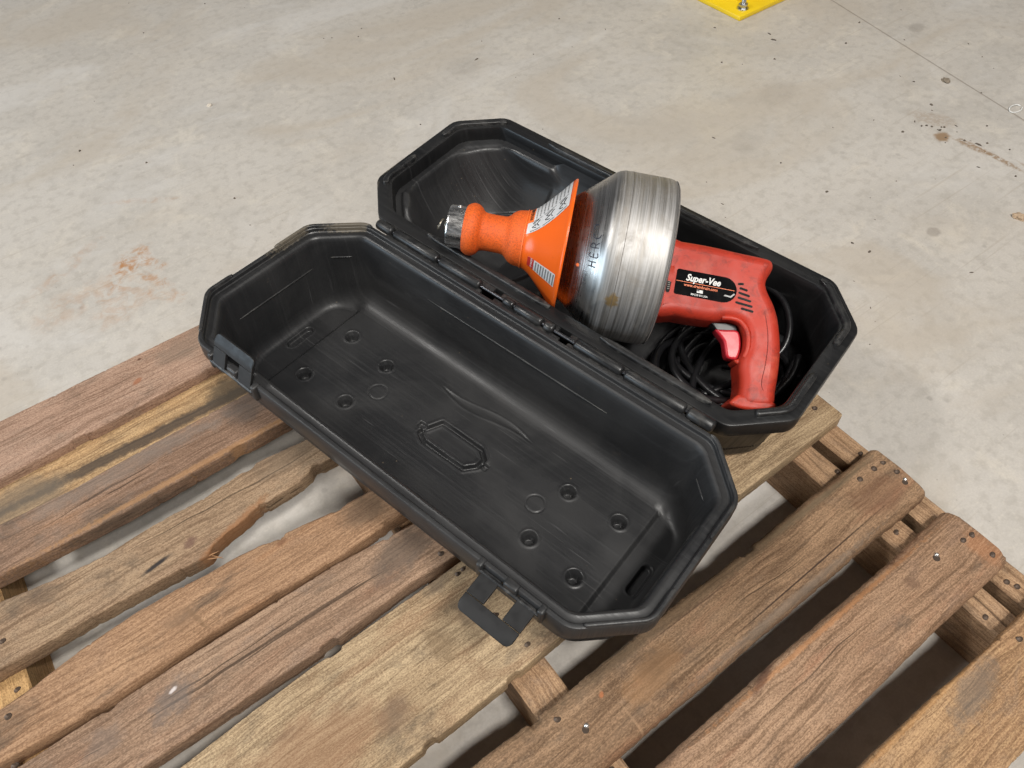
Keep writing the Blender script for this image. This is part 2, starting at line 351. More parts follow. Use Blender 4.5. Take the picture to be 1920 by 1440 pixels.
wE = wood('wood_mauve_brown', (158, 124, 96), (112, 82, 60), (178, 144, 114), 6, .30, (130, 114, 102), sp((-.212, .518, .036, .022, .4, (108, 98, 92), .65, .9), (-.208, .529, .006, .003, .3, (210, 200, 196), .9, .5), (.13, .515, .06, .028, .2, (88, 78, 70), .65, .8), (-.3, .52, .03, .02, 0, (116, 104, 96), .45, .9)), ring=22, warm=(178, 126, 92))
wF = wood('wood_pale_yellow', (168, 138, 100), (122, 94, 64), (196, 168, 128), 7, .45, (136, 108, 82), sp((.154, .385, .02, .030, .5, (84, 70, 56), .7, .8), (.10, .37, .02, .03, .3, (104, 84, 62), .55, .8), (.006, .331, .03, .02, .3, (118, 96, 78), .6, .7), (-.10, .35, .10, .05, 0, (140, 104, 78), .5, .8)), ring=16, warm=(160, 112, 76))
wG = wood('wood_red_brown', (146, 112, 80), (98, 70, 46), (170, 134, 98), 8, .35, (116, 98, 82), sp((.293, .176, .055, .022, .15, (146, 110, 76), .55, .7), (.226, .194, .005, .003, .7, (176, 112, 74), .8, .6), (.45, .215, .34, .010, 0, (96, 80, 62), .65, .7), (.73, .17, .05, .03, 0, (112, 80, 60), .5, .7), (.56, .149, .17, .0013, .015, (48, 32, 24), .9, .35), (.40, .205, .12, .0012, -.02, (70, 48, 36), .6, .4), (.66, .214, .14, .005, 0, (112, 98, 78), .5, .7), (.50, .135, .20, .006, 0, (120, 108, 96), .55, .8)), ring=26, warm=(166, 106, 72))
wH = wood('wood_warm_brown', (158, 120, 88), (106, 76, 50), (180, 142, 108), 9, .30, (130, 106, 90), sp((.65, .057, .008, .012, .5, (112, 86, 68), .6, .7), (.52, .085, .22, .004, 0, (186, 130, 84), .5, .9), (.40, .088, .03, .006, .3, (92, 62, 50), .7, .6), (.77, .03, .02, .03, 0, (172, 116, 78), .4, .8)), ring=20, warm=(180, 114, 76))
wI = wood('wood_straw', (170, 128, 86), (124, 88, 54), (192, 152, 104), 10, .35, (132, 112, 94), sp((.60, -.075, .06, .02, .2, (112, 102, 92), .55, .8), (.55, -.053, .20, .004, 0, (180, 132, 80), .4, .9)), ring=12)
wT = wood('wood_stringer', (168, 130, 92), (120, 84, 54), (190, 152, 112), 11, .35, (134, 116, 100), ring=14)
wU = wood('wood_stringer_yellow', (188, 140, 78), (140, 98, 52), (204, 162, 100), 12, .1, ring=14)
plank('deck_board', [(-.4, 1.125), (-.1, 1.127), (.1, 1.126), (.8, 1.12)], [(-.4, 1.006), (-.13, 1.009), (.05, 1.015), (.8, 1.015)], wA, seed=1, r=.0035, amp=.001)
plank('lower_board', [(-.5, 1.06), (.8, 1.06)], [(-.5, .875), (.8, .885)], wS, ztop=-.0205, th=.0095, seed=2, r=.0015, x0=-.338)
plank('deck_board', [(-.4, .928), (-.227, .917), (-.09, .923), (.1, .922), (.8, .92)], [(-.4, .838), (-.17, .827), (0, .83), (.1, .83), (.8, .83)], wB, seed=3, r=.003)
plank('deck_board', [(-.4, .80), (-.29, .782), (-.217, .774), (-.134, .779), (-.068, .776), (.025, .786), (.102, .776), (.8, .77)],
      [(-.4, .695), (-.336, .693), (-.213, .689), (-.112, .682), (-.098, .682), (-.084, .694), (-.047, .702), (.008, .711), (.061, .713), (.1, .722), (.2, .715), (.8, .70)], wC, seed=4, r=.003, amp=.0022)
plank('deck_board', [(-.45, .640), (-.351, .647), (-.292, .658), (-.209, .664), (-.125, .659), (-.02, .651), (.072, .638), (.2, .63), (.8, .63)],
      [(-.411, .575), (-.291, .566), (-.159, .571), (-.056, .569), (.052, .564), (.15, .569), (.8, .565)], wD, seed=5, r=.007)
plank('deck_board', [(-.45, .555), (-.248, .558), (-.046, .558), (.047, .557), (.16, .545), (.8, .545)], [(-.4, .466), (-.187, .462), (0, .461), (.112, .467), (.2, .464), (.8, .465)], wE, seed=6, r=.003, amp=.0013)
plank('deck_board', [(-.45, .425), (-.237, .436), (-.14, .442), (-.06, .446), (.128, .451), (.3, .454), (.8, .45)], [(-.3, .272), (-.02, .275), (.147, .279), (.226, .284), (.565, .290), (.8, .293)], wF, seed=7, r=.002, x1=.802)
plank('deck_board', [(-.2, .226), (.8, .226)], [(-.2, .129), (.8, .129)], wG, seed=8, r=.016, x0=-.3, x1=.785, amp=.002, endwob=.004, th=.034, ztop=.004, crown=.001)
plank('deck_board', [(-.2, .096), (.8, .096)], [(-.2, -.003), (.8, -.003)], wH, seed=9, r=.016, x0=-.2, x1=.782, amp=.002, endwob=.004, th=.034, ztop=.004, crown=.001)
plank('deck_board', [(-.2, -.046), (.45, -.048), (.8, -.057)], [(-.2, -.150), (.8, -.152)], wI, seed=10, r=.005, x0=-.1, x1=.80, amp=.002)
def stringer(x0, x1, y0, y1, m, seed, zt=-TH):
    rings = []
    for i in range(61):
        y = lerp(y0, y1, i/60); o = .0012*n1(y*18, seed); q = .0012*n1(y*15, seed + 3)
        xs0, xs1 = x0 + o, x1 + q; zb = -PZ; b = .003
        rings.append([(xx - PX, y - PY, z + PZ) for xx, z in ((xs0 + b, zt), (xs1 - b, zt), (xs1, zt - b), (xs1, zb), (xs0, zb), (xs0, zt - b))])
    V, F = loft(rings, True, True, True)
    me = mesh([(p[1], -p[0], p[2]) for p in V], F, 40)      # grain runs along the stringer
    return link('stringer', me, m, pal, Matrix.Rotation(math.pi/2, 4, 'Z'))
stringer(.762, .806, -.20, 1.118, wT, 21); stringer(.700, .744, -.20, 1.11, wT, 22)
stringer(.150, .205, -.20, 1.12, wT, 23); stringer(-.42, -.367, -.20, 1.12, wU, 24)
# nails driven into the boards
def disc(r, z0, z1, n=14, dome=.3):
    rings = [[(rr*math.cos(2*math.pi*k/n), rr*math.sin(2*math.pi*k/n), z) for k in range(n)] for rr, z in ((r, z0), (r, z1 - (z1 - z0)*.3), (r*.8, z1), (r*.3, z1 + (z1 - z0)*dome))]
    return loft(rings, True, True, True)
nail_me = mesh(*disc(.0032, -.004, .0006), 40); nail_me.materials.append(M['nail'])
nailb_me = mesh(*disc(.0036, -.004, .0008), 40); nailb_me.materials.append(M['nail_bright'])
hole_me = mesh(*disc(.0048, -.003, .0003, dome=0), 40); hole_me.materials.append(plain('nail_shade_stain', (.055, .036, .024), .9, nz=.5, scale=400))  # dark disc paints the shade of the nail recess, with its stain
NAILS = [(.172, .439, 0), (.182, .440, 0), (.190, .301, 0), (.170, .480, 0), (.163, .205, .004), (.776, .199, .004), (.757, .200, .004), (.778, .177, .005), (.726, .2, .004),
         (.757, .052, .005), (.774, .049, .005), (.770, .015, .004), (.696, -.071, 0), (-.392, .626, 0), (.779, .329, 0), (-.374, .732, 0), (-.40, .56, 0), (.18, .36, 0),
         (.708, -.031, -TH), (.775, -.018, -TH), (.789, .237, -TH), (.735, .236, -TH), (.78, -.03, -TH), (.185, .125, -TH), (-.385, .672, -TH), (.72, .118, -TH)]
for i, (x, y, z) in enumerate(NAILS):
    h = link('nail_hole', hole_me, None, pal, Matrix.Translation((x - PX + .0015, y - PY + random.uniform(-.002, .002), z + PZ + .0006)) @ Matrix.Diagonal((1, random.uniform(.6, 1), 1, 1)))
    link('nail', nail_me, None, pal, Matrix.Translation((x - PX, y - PY, z + PZ + .001)))
for x, y, z in ((.188, .177, .005), (.778, .161, .004), (.711, .061, .005)):
    link('nail_hole', hole_me, None, pal, Matrix.Translation((x - PX - .004, y - PY - .003, z + PZ + .0006)))
    link('nail', nailb_me, None, pal, Matrix.Translation((x - PX, y - PY, z + PZ + .001)))
# torn splinters
def splinter(x, y, z, L, ang, lift, m, wd=.0010):
    pts = [Vector((x - PX, y - PY, z + PZ)) + Vector((math.cos(ang)*L*t, math.sin(ang)*L*t, lift*t*t)) for t in (0, .35, .7, 1)]
    V, F = tube(pts, [wd, wd*1.1, wd*.7, wd*.15], 5); obj('splinter', V, F, m, pal, smooth=30)
wSp = plain('fresh_splinter', lin((168, 128, 92)), .8, nz=.3, scale=300)
for a in ((-.103, .683, -.010, .024, -.55, .003), (-.100, .684, -.006, .018, -.2, .002), (-.096, .687, -.012, .022, -.9, .0)):
    splinter(*a, wSp)

# ================================================================== TOOL CASE
OC = Vector((0.46278, 0.65016, .155 + PZ)); CL, CW, CC, CD, COFF = .80, .3414, .0707, .0691, .0114
MR = Matrix(((0.2604, 0.96533, 0.01823), (-0.96297, 0.26104, -0.06742), (-0.06984, 0.0, 0.99756)))
CS = .985
case_root = tag(empty('tool_case', (OC.x*CS, OC.y*CS, PZ + .015)), 'open black moulded plastic carrying case lying on the wooden pallet', 'tool case')
case_root.scale = (CS, CS, CS)
def frame(rot):
    m = (MR @ rot).to_4x4(); m.translation = OC - Vector((OC.x, OC.y, PZ)); return m
HF = frame(Matrix.Identity(3))                                   # hinge frame
BF = frame(Matrix.Rotation(.0194, 3, 'X'))                       # base half: x along hinge, y to the rear
LF = frame(Matrix.Rotation(math.pi, 3, 'Z') @ Matrix.Rotation(.0519, 3, 'X'))   # lid half: x reversed, y to the front
def octo(inset):
    a = CL/2; P = [(-a + CC, 0), (-a, CD), (-a, CW - CD), (-a + CC, CW), (a - CC, CW), (a, CW - CD), (a, CD), (a - CC, 0)]
    P = [Vector((x, y + COFF)) for x, y in P]; L = []
    cen = Vector((0, COFF + CW/2))
    for i in range(8):
        p, q = P[i], P[(i + 1) % 8]; d = (q - p).normalized(); nn = Vector((-d.y, d.x))
        if nn.dot(cen - p) < 0: nn = -nn
        L.append((p + nn*inset, d))
    out = []
    for i in range(8):
        (p, d), (q, e) = L[i - 1], L[i]
        den = d.x*e.y - d.y*e.x; t = ((q - p).x*e.y - (q - p).y*e.x)/den; out.append(p + d*t)
    return out
def ring(inset, w, rc=.02, k=5, m=8):
    P = octo(inset); pts = []
    for i in range(8):
        p, a, b = P[i], P[i - 1], P[(i + 1) % 8]
        la, lb = (a - p).length, (b - p).length; t = min(rc*.6, .42*la, .42*lb)
        s0 = p + (a - p).normalized()*t; s1 = p + (b - p).normalized()*t
        for q in range(k + 1):
            u = q/k; pts.append(s0*(1 - u)**2 + p*2*u*(1 - u) + s1*u*u)
        nx, na, nb2 = P[(i + 1) % 8], P[i], P[(i + 2) % 8]
        tn = min(rc*.6, .42*(na - nx).length, .42*(nb2 - nx).length); e1 = nx + (na - nx).normalized()*tn
        for q in range(1, m): pts.append(s1.lerp(e1, q/m))
    return [(p.x, p.y, w(p.x, p.y) if callable(w) else w) for p in pts]
OCT_CACHE = {}
def octdist(x, y, inset):
    """distance inside the octagon edge (positive inside)"""
    if inset not in OCT_CACHE:
        P = octo(inset); cen = Vector((0, COFF + CW/2)); L = []
        for i in range(8):
            p, q = P[i], P[(i + 1) % 8]; d = (q - p).normalized(); nn = Vector((-d.y, d.x))
            if nn.dot(cen - p) < 0: nn = -nn
            L.append((p.x, p.y, nn.x, nn.y))
        OCT_CACHE[inset] = L
    ds = sorted((x - a)*c + (y - b)*d for a, b, c, d in OCT_CACHE[inset])
    d0, d1 = ds[0], ds[1]; k = .012          # rounded inner corners
    if d0 < k and d1 < k: return k - math.hypot(k - d0, k - d1)
    return d0
def wz(z, x, y): return (z - .1702 + .0698*x - .0193*y)/.9974     # base-frame height of a level z above the deck
LIDW = -.140
# ---- base half
wbot = lambda x, y: wz(.0006, x, y)
rings = [ring(.046, wbot, .04), ring(.036, lambda x, y: wz(.003, x, y), .04), ring(.031, lambda x, y: wz(.012, x, y), .035), ring(.0302, lambda x, y: wz(.018, x, y), .034), ring(.0296, lambda x, y: wz(.024, x, y), .034), ring(.0190, -.052, .026), ring(.0182, -.044, .026), ring(.0175, -.038, .026), ring(.016, -.034, .026), ring(.0035, -.032, .022), ring(.001, -.030, .022),
         ring(0, -.026, .022), ring(0, -.003, .022), ring(.0012, -.0008, .022), ring(.003, 0, .022), ring(.0235, 0, .02), ring(.0255, -.0008, .02), ring(.0268, -.003, .02), ring(.028, -.018, .02), ring(.0312, -.06, .04), ring(.0325, lambda x, y: wz(.03, x, y), .05)]
V, F = loft(rings, True, True, False)
obj('base_shell', V, F, M['plastic'], case_root, BF, smooth=35)
def heightfield(name, hf, inset, m, step, mloc, parent):
    nx = int(CL/step); ny = int(CW/step); idx = {}; V = []; F = []
    for i in range(nx + 1):
        for j in range(ny + 1):
            x = -CL/2 + CL*i/nx; y = COFF + CW*j/ny
            d = octdist(x, y, inset)
            if d > -.0035: idx[i, j] = len(V); V.append((x, y, hf(x, y, d)))
    for i in range(nx):
        for j in range(ny):
            q = [idx.get(t) for t in ((i, j), (i + 1, j), (i + 1, j + 1), (i, j + 1))]
            if None not in q: F.append(tuple(q))
    return obj(name, V, F, m, parent, mloc, smooth=180)
def cove(d, r):
    d = max(0.0, min(r, d)); return r - math.sqrt(max(0, r*r - (r - d)**2))
def base_h(x, y, d):
    vc = COFF + CW*.5; dy = y - vc
    flo = wz(.010, x, y)
    R1 = .158; pipe = R1 - math.sqrt(max(1e-5, R1*R1 - min(abs(dy), .152)**2))
    scoop = lerp(wz(.018, x, y), -.030, min(1, math.hypot(dy/.146, max(0, -(x + .225))/.142))**2.0)                             # half-pipe scoop at the far end
    R2 = .165; mid = wz(.030, x, y) + (R2 - math.sqrt(max(1e-5, R2*R2 - min(abs(dy), .15)**2)))*.75
    s_end = 1 - sst(-.192, -.180, x); s_rid = sst(-.192, -.18, x)*(1 - sst(-.09, -.05, x)); s_mid = sst(-.09, -.05, x)*(1 - sst(.13, .17, x)); s_fl = sst(.13, .17, x)
    ridge = max(scoop, wz(.034, x, y)) + .016*sst(0, .04, d)
    h = s_end*scoop + s_rid*ridge + s_mid*mid + s_fl*flo
    # left end: closing wall of the scoop and the moulded bosses in its corners
    pass
    h += .030*math.exp(-(((x + .335)/.028)**2 + ((y - .075)/.03)**2))
    h += .006*math.exp(-((math.hypot(x + .21, dy*1.0) - .085)/.003)**2)
    h = h + cove(d, .026)
    if x < -.17: h = lerp(h, -.026, (1 - sst(.010, .017, d))*(1 - sst(-.20, -.17, x)))
    return min(h, -.012)
heightfield('base_liner', base_h, .0290, M['plastic_scoop'], .0028, BF, case_root)
# ---- lid half (its x runs against the hinge direction)
FL = [(-.272, .126), (-.272, .233), (-.183, .135), (-.182, .229), (.187, .134), (.272, .127), (.188, .230), (.271, .237)]
def sd_poly(px, py, P):
    """distance to a closed polyline"""
    b = 1e9
    for (ax, ay), (bx, by) in zip(P, P[1:] + P[:1]):
        dx, dy = bx - ax, by - ay; t = max(0, min(1, ((px - ax)*dx + (py - ay)*dy)/(dx*dx + dy*dy)))
        b = min(b, math.hypot(px - ax - dx*t, py - ay - dy*t))
    return b
REC = [(-.052, .193), (-.037, .160), (.040, .159), (.056, .170), (.056, .186), (.041, .204), (-.036, .205), (-.052, .197)]
def lid_h(x, y, d):
    u = -x
    h = LIDW - .007*sst(.304, .312, abs(u))
    h += .0006*mnoise.noise(Vector((u*9, y*22, 1)))*sst(.004, .03, d)
    for (a, b) in FL:
        if abs(u - a) < .016 and abs(y - b) < .016:
            r = math.hypot(u - a, y - b)
            h += .0012*math.exp(-((r - .0135)/.0022)**2) - .006*(1 - sst(.0075, .0125, r)) - .011*(1 - sst(.0062, .0078, r))
    for a, b in ((-.156, .182), (.161, .181)):
        r = math.hypot(u - a, y - b)
        if r < .02: h -= .0014*math.exp(-((r - .0145)/.0011)**2)
    if abs(u) < .08 and .13 < y < .23:
        r = sd_poly(u, y, REC); h -= .0075*(1 - sst(.0024, .0040, r))
        for a, b in ((-.058, .184), (.063, .180)):
            h -= .0065*(1 - sst(.004, .006, max(abs(u - a)*.8, abs(y - b))))
        h += .0012*math.exp(-((r - .006)/.003)**2)
    for s in (-1, 1):
        r = math.hypot(u - s*.342, max(0, abs(y - .180) - .0185)); h -= .0072*(1 - sst(.0060, .0080, r)) - .001*math.exp(-((r - .0095)/.0015)**2)
    r = math.hypot(u - .34, y - .240); h -= .006*(1 - sst(.0014, .0028, r))
    if -.11 < u < .115 and y < .13:                                  # the long buckled dent
        t = (u + .094)/.19; yc = .104 + .007*math.sin(t*6.0); wd = .0015 + .0075*math.sin(math.pi*max(0, min(1, t)))**1.3
        e = sst(0, .1, t)*(1 - sst(.94, 1.03, t))
        h += e*(.0009*math.exp(-((y - yc - wd)/.0018)**2) + .0010*math.exp(-((y - yc + wd)/.0018)**2) - .0010*math.exp(-((y - yc)/max(.002, wd*.6))**2))
    return min(h, -.03)
def fillet(a):
    c, sn = 1 - math.cos(R_(a)), 1 - math.sin(R_(a)); out = []
    for x, y, _ in ring(.0325 + .016*c, 0, .05):       # wider cove along the hinge wall
        t = 1 - sst(.045, .10, y)
        out.append((x, y + .020*t*c, LIDW + .0003 - .007*sst(.304, .312, abs(x))*(1 - sn) + (.016 + .020*t)*sn))
    return out
rings = [ring(.048, LIDW - .0105, .04), ring(.040, LIDW - .0090, .04), ring(.034, LIDW + .004, .035), ring(.0332, LIDW + .010, .035), ring(.0325, LIDW + .016, .035), ring(.0180, -.052, .026), ring(.0172, -.044, .026), ring(.0168, -.038, .026), ring(.0155, -.034, .026), ring(.003, -.032, .022), ring(.0006, -.030, .022), ring(0, -.026, .022), ring(0, -.002, .022), ring(.0012, .0004, .022), ring(.003, .001, .022),
         ring(.0062, .0008, .022), ring(.0075, -.0005, .022), ring(.0082, -.006, .021), ring(.0095, -.0072, .021), ring(.0165, -.0072, .021), ring(.0185, -.0060, .02), ring(.0205, -.0064, .02), ring(.0235, -.0095, .02), ring(.0255, -.016, .02), ring(.0300, -.060, .03), ring(.0318, -.090, .05)] + [fillet(a) for a in range(0, 91, 9)]
V, F = loft(rings, True, False, False)
lid = obj('lid_shell', V, F, M['plastic_lid'], case_root, LF, smooth=35)
heightfield('lid_liner', lid_h, .043, M['plastic_lid'], .0013, LF, case_root)
# ribs standing on the lid walls
def bar(p, q, r, m, parent, mloc, name='rib', squash=None):
    p, q = Vector(p), Vector(q); n = 9; pts = [p.lerp(q, k/(n - 1)) for k in range(n)]
    V, F = tube(pts, [r*.25] + [r]*(n - 2) + [r*.25], 8)
    return obj(name, V, F, m, parent, mloc, smooth=60)
def wall_in(w): return lerp(.0255, .0300, (w + .016)/(-.044))
wi = COFF + wall_in(-.05)
bar((.174, wi, -.050), (-.177, wi, -.050), .0017, M['plastic_lid'], case_root, LF)
xi = CL/2 - wall_in(-.058)
bar((xi, .105, -.058), (xi, .262, -.058), .0017, M['plastic_lid'], case_root, LF)
bar((-xi, .105, -.058), (-xi, .262, -.058), .0017, M['plastic_lid'], case_root, LF)
oc = octo(wall_in(-.045))
for i, j in ((0, 1), (6, 7)):
    a, b = oc[i], oc[j]; bar((*a.lerp(b, .28), -.045), (*a.lerp(b, .75), -.045), .0017, M['plastic_lid'], case_root, LF)
# raised sealing lips on the rims
def lip(p0, p1, inset, z0, h, wd, mloc, m, rev=False):
    rg = [Vector((p[0], p[1])) for p in ring(inset, 0, .02, 5, 40)]; n = len(rg)
    i0 = min(range(n), key=lambda k: (rg[k] - Vector(p0)).length); i1 = min(range(n), key=lambda k: (rg[k] - Vector(p1)).length)
    L = []; k = i0
    if (i1 - i0) % n <= n//2:
        while k != i1: L.append(rg[k]); k = (k + 1) % n
    else:
        while k != i1: L.append(rg[k]); k = (k - 1) % n
    L.append(rg[i1]); rs = []
    m_ = len(L)
    for k in range(m_):
        t = (L[min(k + 1, m_ - 1)] - L[max(k - 1, 0)]).normalized(); nn = Vector((-t.y, t.x)); b = min(.0012, wd*.2)
        e = min(1, (min(k, m_ - 1 - k) + .35)/1.6)**.6; hw = wd/2*e
        rs.append([(L[k].x + nn.x*s, L[k].y + nn.y*s, z) for s, z in ((-hw, z0 - .001), (-hw, z0 + h - b), (-hw + b, z0 + h), (hw - b, z0 + h), (hw, z0 + h - b), (hw, z0 - .001))])
    V, F = loft(rs, True, True, True); return obj('rim_lip', V, F, m, case_root, mloc, smooth=50)
for p0, p1 in (((-.385, .235), (-.315, .340)), ((-.372, .078), (-.385, .160)), ((-.215, .340), (.205, .340)), ((.305, .338), (.388, .232)), ((.388, .165), (.350, .055)), ((-.228, .024), (.012, .024)), ((.112, .024), (.290, .024))):
    lip(p0, p1, .0165 if p0[1] > .03 else .0185, 0, .0065, .0105, BF, M['plastic_plain'])
for p0, p1 in (((.398, .150), (.316, .013)), ((.398, .235), (.345, .345)), ((-.398, .150), (-.320, .013)), ((-.398, .235), (-.345, .345))):
    lip(p0, p1, .004, .001, .0045, .0055, LF, M['plastic_lid'])
# hinge: knuckles, the thin wire pin between them, and the two leaf flanges
def knuckle(u0, u1, r, name='hinge_knuckle'):
    e = min(.004, (u1 - u0)*.25)
    V, F = lathe([(u0, r*.55), (u0 + e*.35, r*.86), (u0 + e, r), (u1 - e, r), (u1 - e*.35, r*.86), (u1, r*.55)], 20, True, True)
    return obj(name, V, F, M['plastic_plain'], case_root, HF, smooth=50)
for u0, u1, r in ((-.318, -.283, .0085), (-.279, -.184, .0085), (-.180, -.096, .0085), (-.050, -.030, .0070), (-.028, .024, .0085), (.028, .046, .0085), (.084, .168, .0085), (.172, .272, .0085), (.276, .317, .0098)):
    knuckle(u0, u1, r)
V, F = lathe([(-.30, .0028), (.30, .0028)], 12, True, True); obj('hinge_pin', V, F, M['pin'], case_root, HF)
for u0, u1, s in ((-.30, -.075, 1), (-.06, .05, 1), (.07, .30, 1), (-.29, -.09, -1), (-.065, .06, -1), (.075, .285, -1)):
    link('hinge_leaf', box(u0, u1, .004 if s > 0 else -.016, .016 if s > 0 else -.004, -.010, -.0015, .0015), M['plastic_plain'], case_root, HF)
# latches on the front rim of the lid (lid frame: x = -u)
def latch(uc, ang, lip_ang):
    hx = -uc; W, arm, bar_, lp, t = .080, .030, .009, .012, .0046
    org = Vector((hx, CW + COFF + .004, -.010))
    def seg(rows):                                      # sheet strip given as (x0, x1, [(y, z)...])
        parts = []
        for x0, x1, pl in rows:
            up = []; dn = []
            for k, (y, z) in enumerate(pl):
                a = pl[max(k - 1, 0)]; b = pl[min(k + 1, len(pl) - 1)]; d = Vector((b[0] - a[0], b[1] - a[1])).normalized(); nn = Vector((-d.y, d.x))*t/2
                up.append((y + nn.x, z + nn.y)); dn.append((y - nn.x, z - nn.y))
            sec = up + dn[::-1]
            if x1 - x0 > W*.9:                          # the tab: its two free corners are rounded off
                m2 = len(up); y_in, z_in = pl[-2]
                def cut(f): return [(y if k not in (m2 - 1, m2) else lerp(y_in, y, f), z if k not in (m2 - 1, m2) else lerp(z_in, z, f)) for k, (y, z) in enumerate(sec)]
                parts.append(loft([[(x, y, z) for y, z in cut(f)] for x, f in ((x0, .35), (x0 + .0015, .68), (x0 + .004, .9), (x0 + .008, 1), (x1 - .008, 1), (x1 - .004, .9), (x1 - .0015, .68), (x1, .35))], True, True, True))
            else: parts.append(loft([[(x, y, z) for y, z in sec] for x in (x0, x1)], True, True, True))
        return parts
    c, s = math.cos(ang), math.sin(ang)
    pt = lambda q: (q*c, q*s)
    a2 = ang + lip_ang
    p_end = pt(arm + bar_)
    full = [pt(arm), pt(arm + bar_*.5), p_end, (p_end[0] + lp*math.cos(a2), p_end[1] + lp*math.sin(a2))]
    armp = [pt(-.004), pt(arm*.5), pt(arm*.98)]
    parts = seg([(-W/2, -W/2 + .026, armp), (W/2 - .026, W/2, armp), (-W/2, W/2, full)])
    V, F = join(parts)
    V = [(org.x + x, org.y + y, org.z + z) for x, y, z in V]
    o = obj('latch', V, F, M['latch'], case_root, LF, smooth=25)
    bv = o.modifiers.new('bevel', 'BEVEL'); bv.width = .0010; bv.segments = 2; bv.limit_method = 'ANGLE'
    link('latch_mount', box(hx - W/2 - .010, hx - W/2 - .001, CW + COFF - .008, CW + COFF + .006, -.026, .0025, .003, 3), M['plastic_lid'], case_root, LF)
    link('latch_mount', box(hx + W/2 + .001, hx + W/2 + .010, CW + COFF - .008, CW + COFF + .006, -.026, .0025, .003, 3), M['plastic_lid'], case_root, LF)
    link('latch_mount', box(hx - .010, hx + .010, CW + COFF - .008, CW + COFF + .004, -.022, .0025, .003, 3), M['plastic_lid'], case_root, LF)
    V, F = tube([(hx - W/2 - .004, org.y, org.z), (hx + W/2 + .004, org.y, org.z)], .0032, 10); obj('latch_pin', V, F, M['plastic_plain'], case_root, LF)
latch(.246, R_(-10), R_(-16)); latch(-.250, R_(112), R_(16))

# ================================================================== DRAIN CLEANER
TR = Matrix(((0.69, 0.6813, -0.2444), (-0.7109, 0.5744, -0.4059), (-0.1361, 0.4538, 0.8807))).to_4x4()
TR.translation = (0.65413*CS, 0.63159*CS, .18332 + PZ); TR = TR @ Matrix.Diagonal((CS, CS, CS, 1))
tool = tag(empty('drain_cleaner', mat4=TR), 'orange and red electric drain cleaner with round metal cable drum, resting in the open case', 'drain cleaner')
def orange_plastic():
    t = NT('orange_plastic', .42, 0, .5); n = t.noise(t.co, 420, 5, .75); g = t.noise(t.co, 900, 3, .6)
    sx = t.node('ShaderNodeSeparateXYZ'); t.put(sx.inputs[0], t.co)
    grip = t.rng(sx.outputs[0], -.176, -.170, 1, 0)
    c = t.mix(t.noise(t.co, 14, 3), (.74, .105, .008), (.84, .135, .012))
    dirt = t.math('MULTIPLY', grip, t.rng(n, .40, .66, 0, .55))
    c = t.mix(dirt, c, (.16, .035, .012))
    c = t.mix(t.rng(t.noise(t.map(loc=(1, 1, 1)), 50, 6, .75), .62, .75, 0, .25), c, (.35, .06, .02))
    return t.set(Base_Color=c, Roughness=t.rng(grip, 0, 1, .26, .62), Normal=t.bump(t.math('MULTIPLY', grip, g), .5, .0012))
def red_plastic():
    t = NT('red_plastic', .45, 0, .4); n = t.noise(t.co, 25, 5, .65)
    c = t.mix(n, (.40, .028, .013), (.51, .043, .020))
    c = t.mix(t.rng(t.noise(t.map(loc=(1, 2, 3)), 45, 6, .75, .6), .46, .68, 0, .6), c, (.15, .018, .012))
    c = t.mix(t.rng(t.noise(t.map(loc=(3, 2, 3)), 12, 4, .7), .52, .70, 0, .35), c, (.58, .13, .075))
    return t.set(Base_Color=c, Roughness=t.rng(n, .3, .7, .40, .58), Normal=t.bump(t.noise(t.co, 1300, 2), .12, .0006))
def drum_metal():
    t = NT('drum_aluminium', .3, 1.0); co = t.co
    st = t.noise(t.map(scale=(1, .010, .010)), 420, 5, .7); st2 = t.noise(t.map(scale=(1, .05, .05), loc=(.3, 0, 0)), 90, 5, .65)
    blot = t.noise(t.map(scale=(1.5, 1, 1)), 16, 5, .65, .7); br = t.noise(t.map(scale=(4, .8, .8), loc=(2, 1, 0)), 12, 5, .7, .5)
    c = t.mix(t.rng(st, .35, .65), (.36, .35, .335), (.56, .55, .54))
    c = t.mix(t.rng(st2, .46, .62, 0, .45), c, (.40, .37, .33))
    c = t.mix(t.rng(blot, .50, .68, 0, .38), c, (.33, .29, .245))
    c = t.mix(t.rng(br, .60, .72, 0, .35), c, (.78, .77, .76))
    vs = t.map(rot=(R_(0), 0, 0))
    c = t.mix(t.math('MULTIPLY', t.spot((.028, .126), (.030, .010), 0, .6, .6), .8), c, (.62, .42, .03))
    c = t.mix(t.spot((-.030, -.098), (.010, .008), 0, .8, .5), c, (.42, .30, .15))
    sx = t.node('ShaderNodeSeparateXYZ'); t.put(sx.inputs[0], co)
    rg = t.math('ADD', t.math('ADD', t.rng(st, .3, .7, .10, .22), t.rng(blot, .45, .7, 0, .12)), t.rng(sx.outputs[0], -.066, -.040, .10, .42))
    return t.set(Base_Color=c, Roughness=rg, Normal=t.bump(t.math('ADD', t.math('MULTIPLY', st, .6), st2), .22, .0012))
M['orange'] = orange_plastic(); M['red'] = red_plastic(); M['drum'] = drum_metal()
def turned_steel():
    t = NT('turned_steel', .2, 1.0); st = t.noise(t.map(scale=(1, .02, .02)), 900, 4, .7); bl = t.noise(t.map(scale=(.2, 1, 1)), 160, 5, .7)
    c = t.mix(t.rng(bl, .40, .62), (.72, .71, .69), (.95, .94, .92))
    return t.set(Base_Color=c, Roughness=t.rng(bl, .35, .65, .20, .34), Normal=t.bump(st, .12, .0005))
M['chrome'] = turned_steel()
M['trigger'] = plain('trigger_red', (.48, .02, .032), .3, 0, .45)
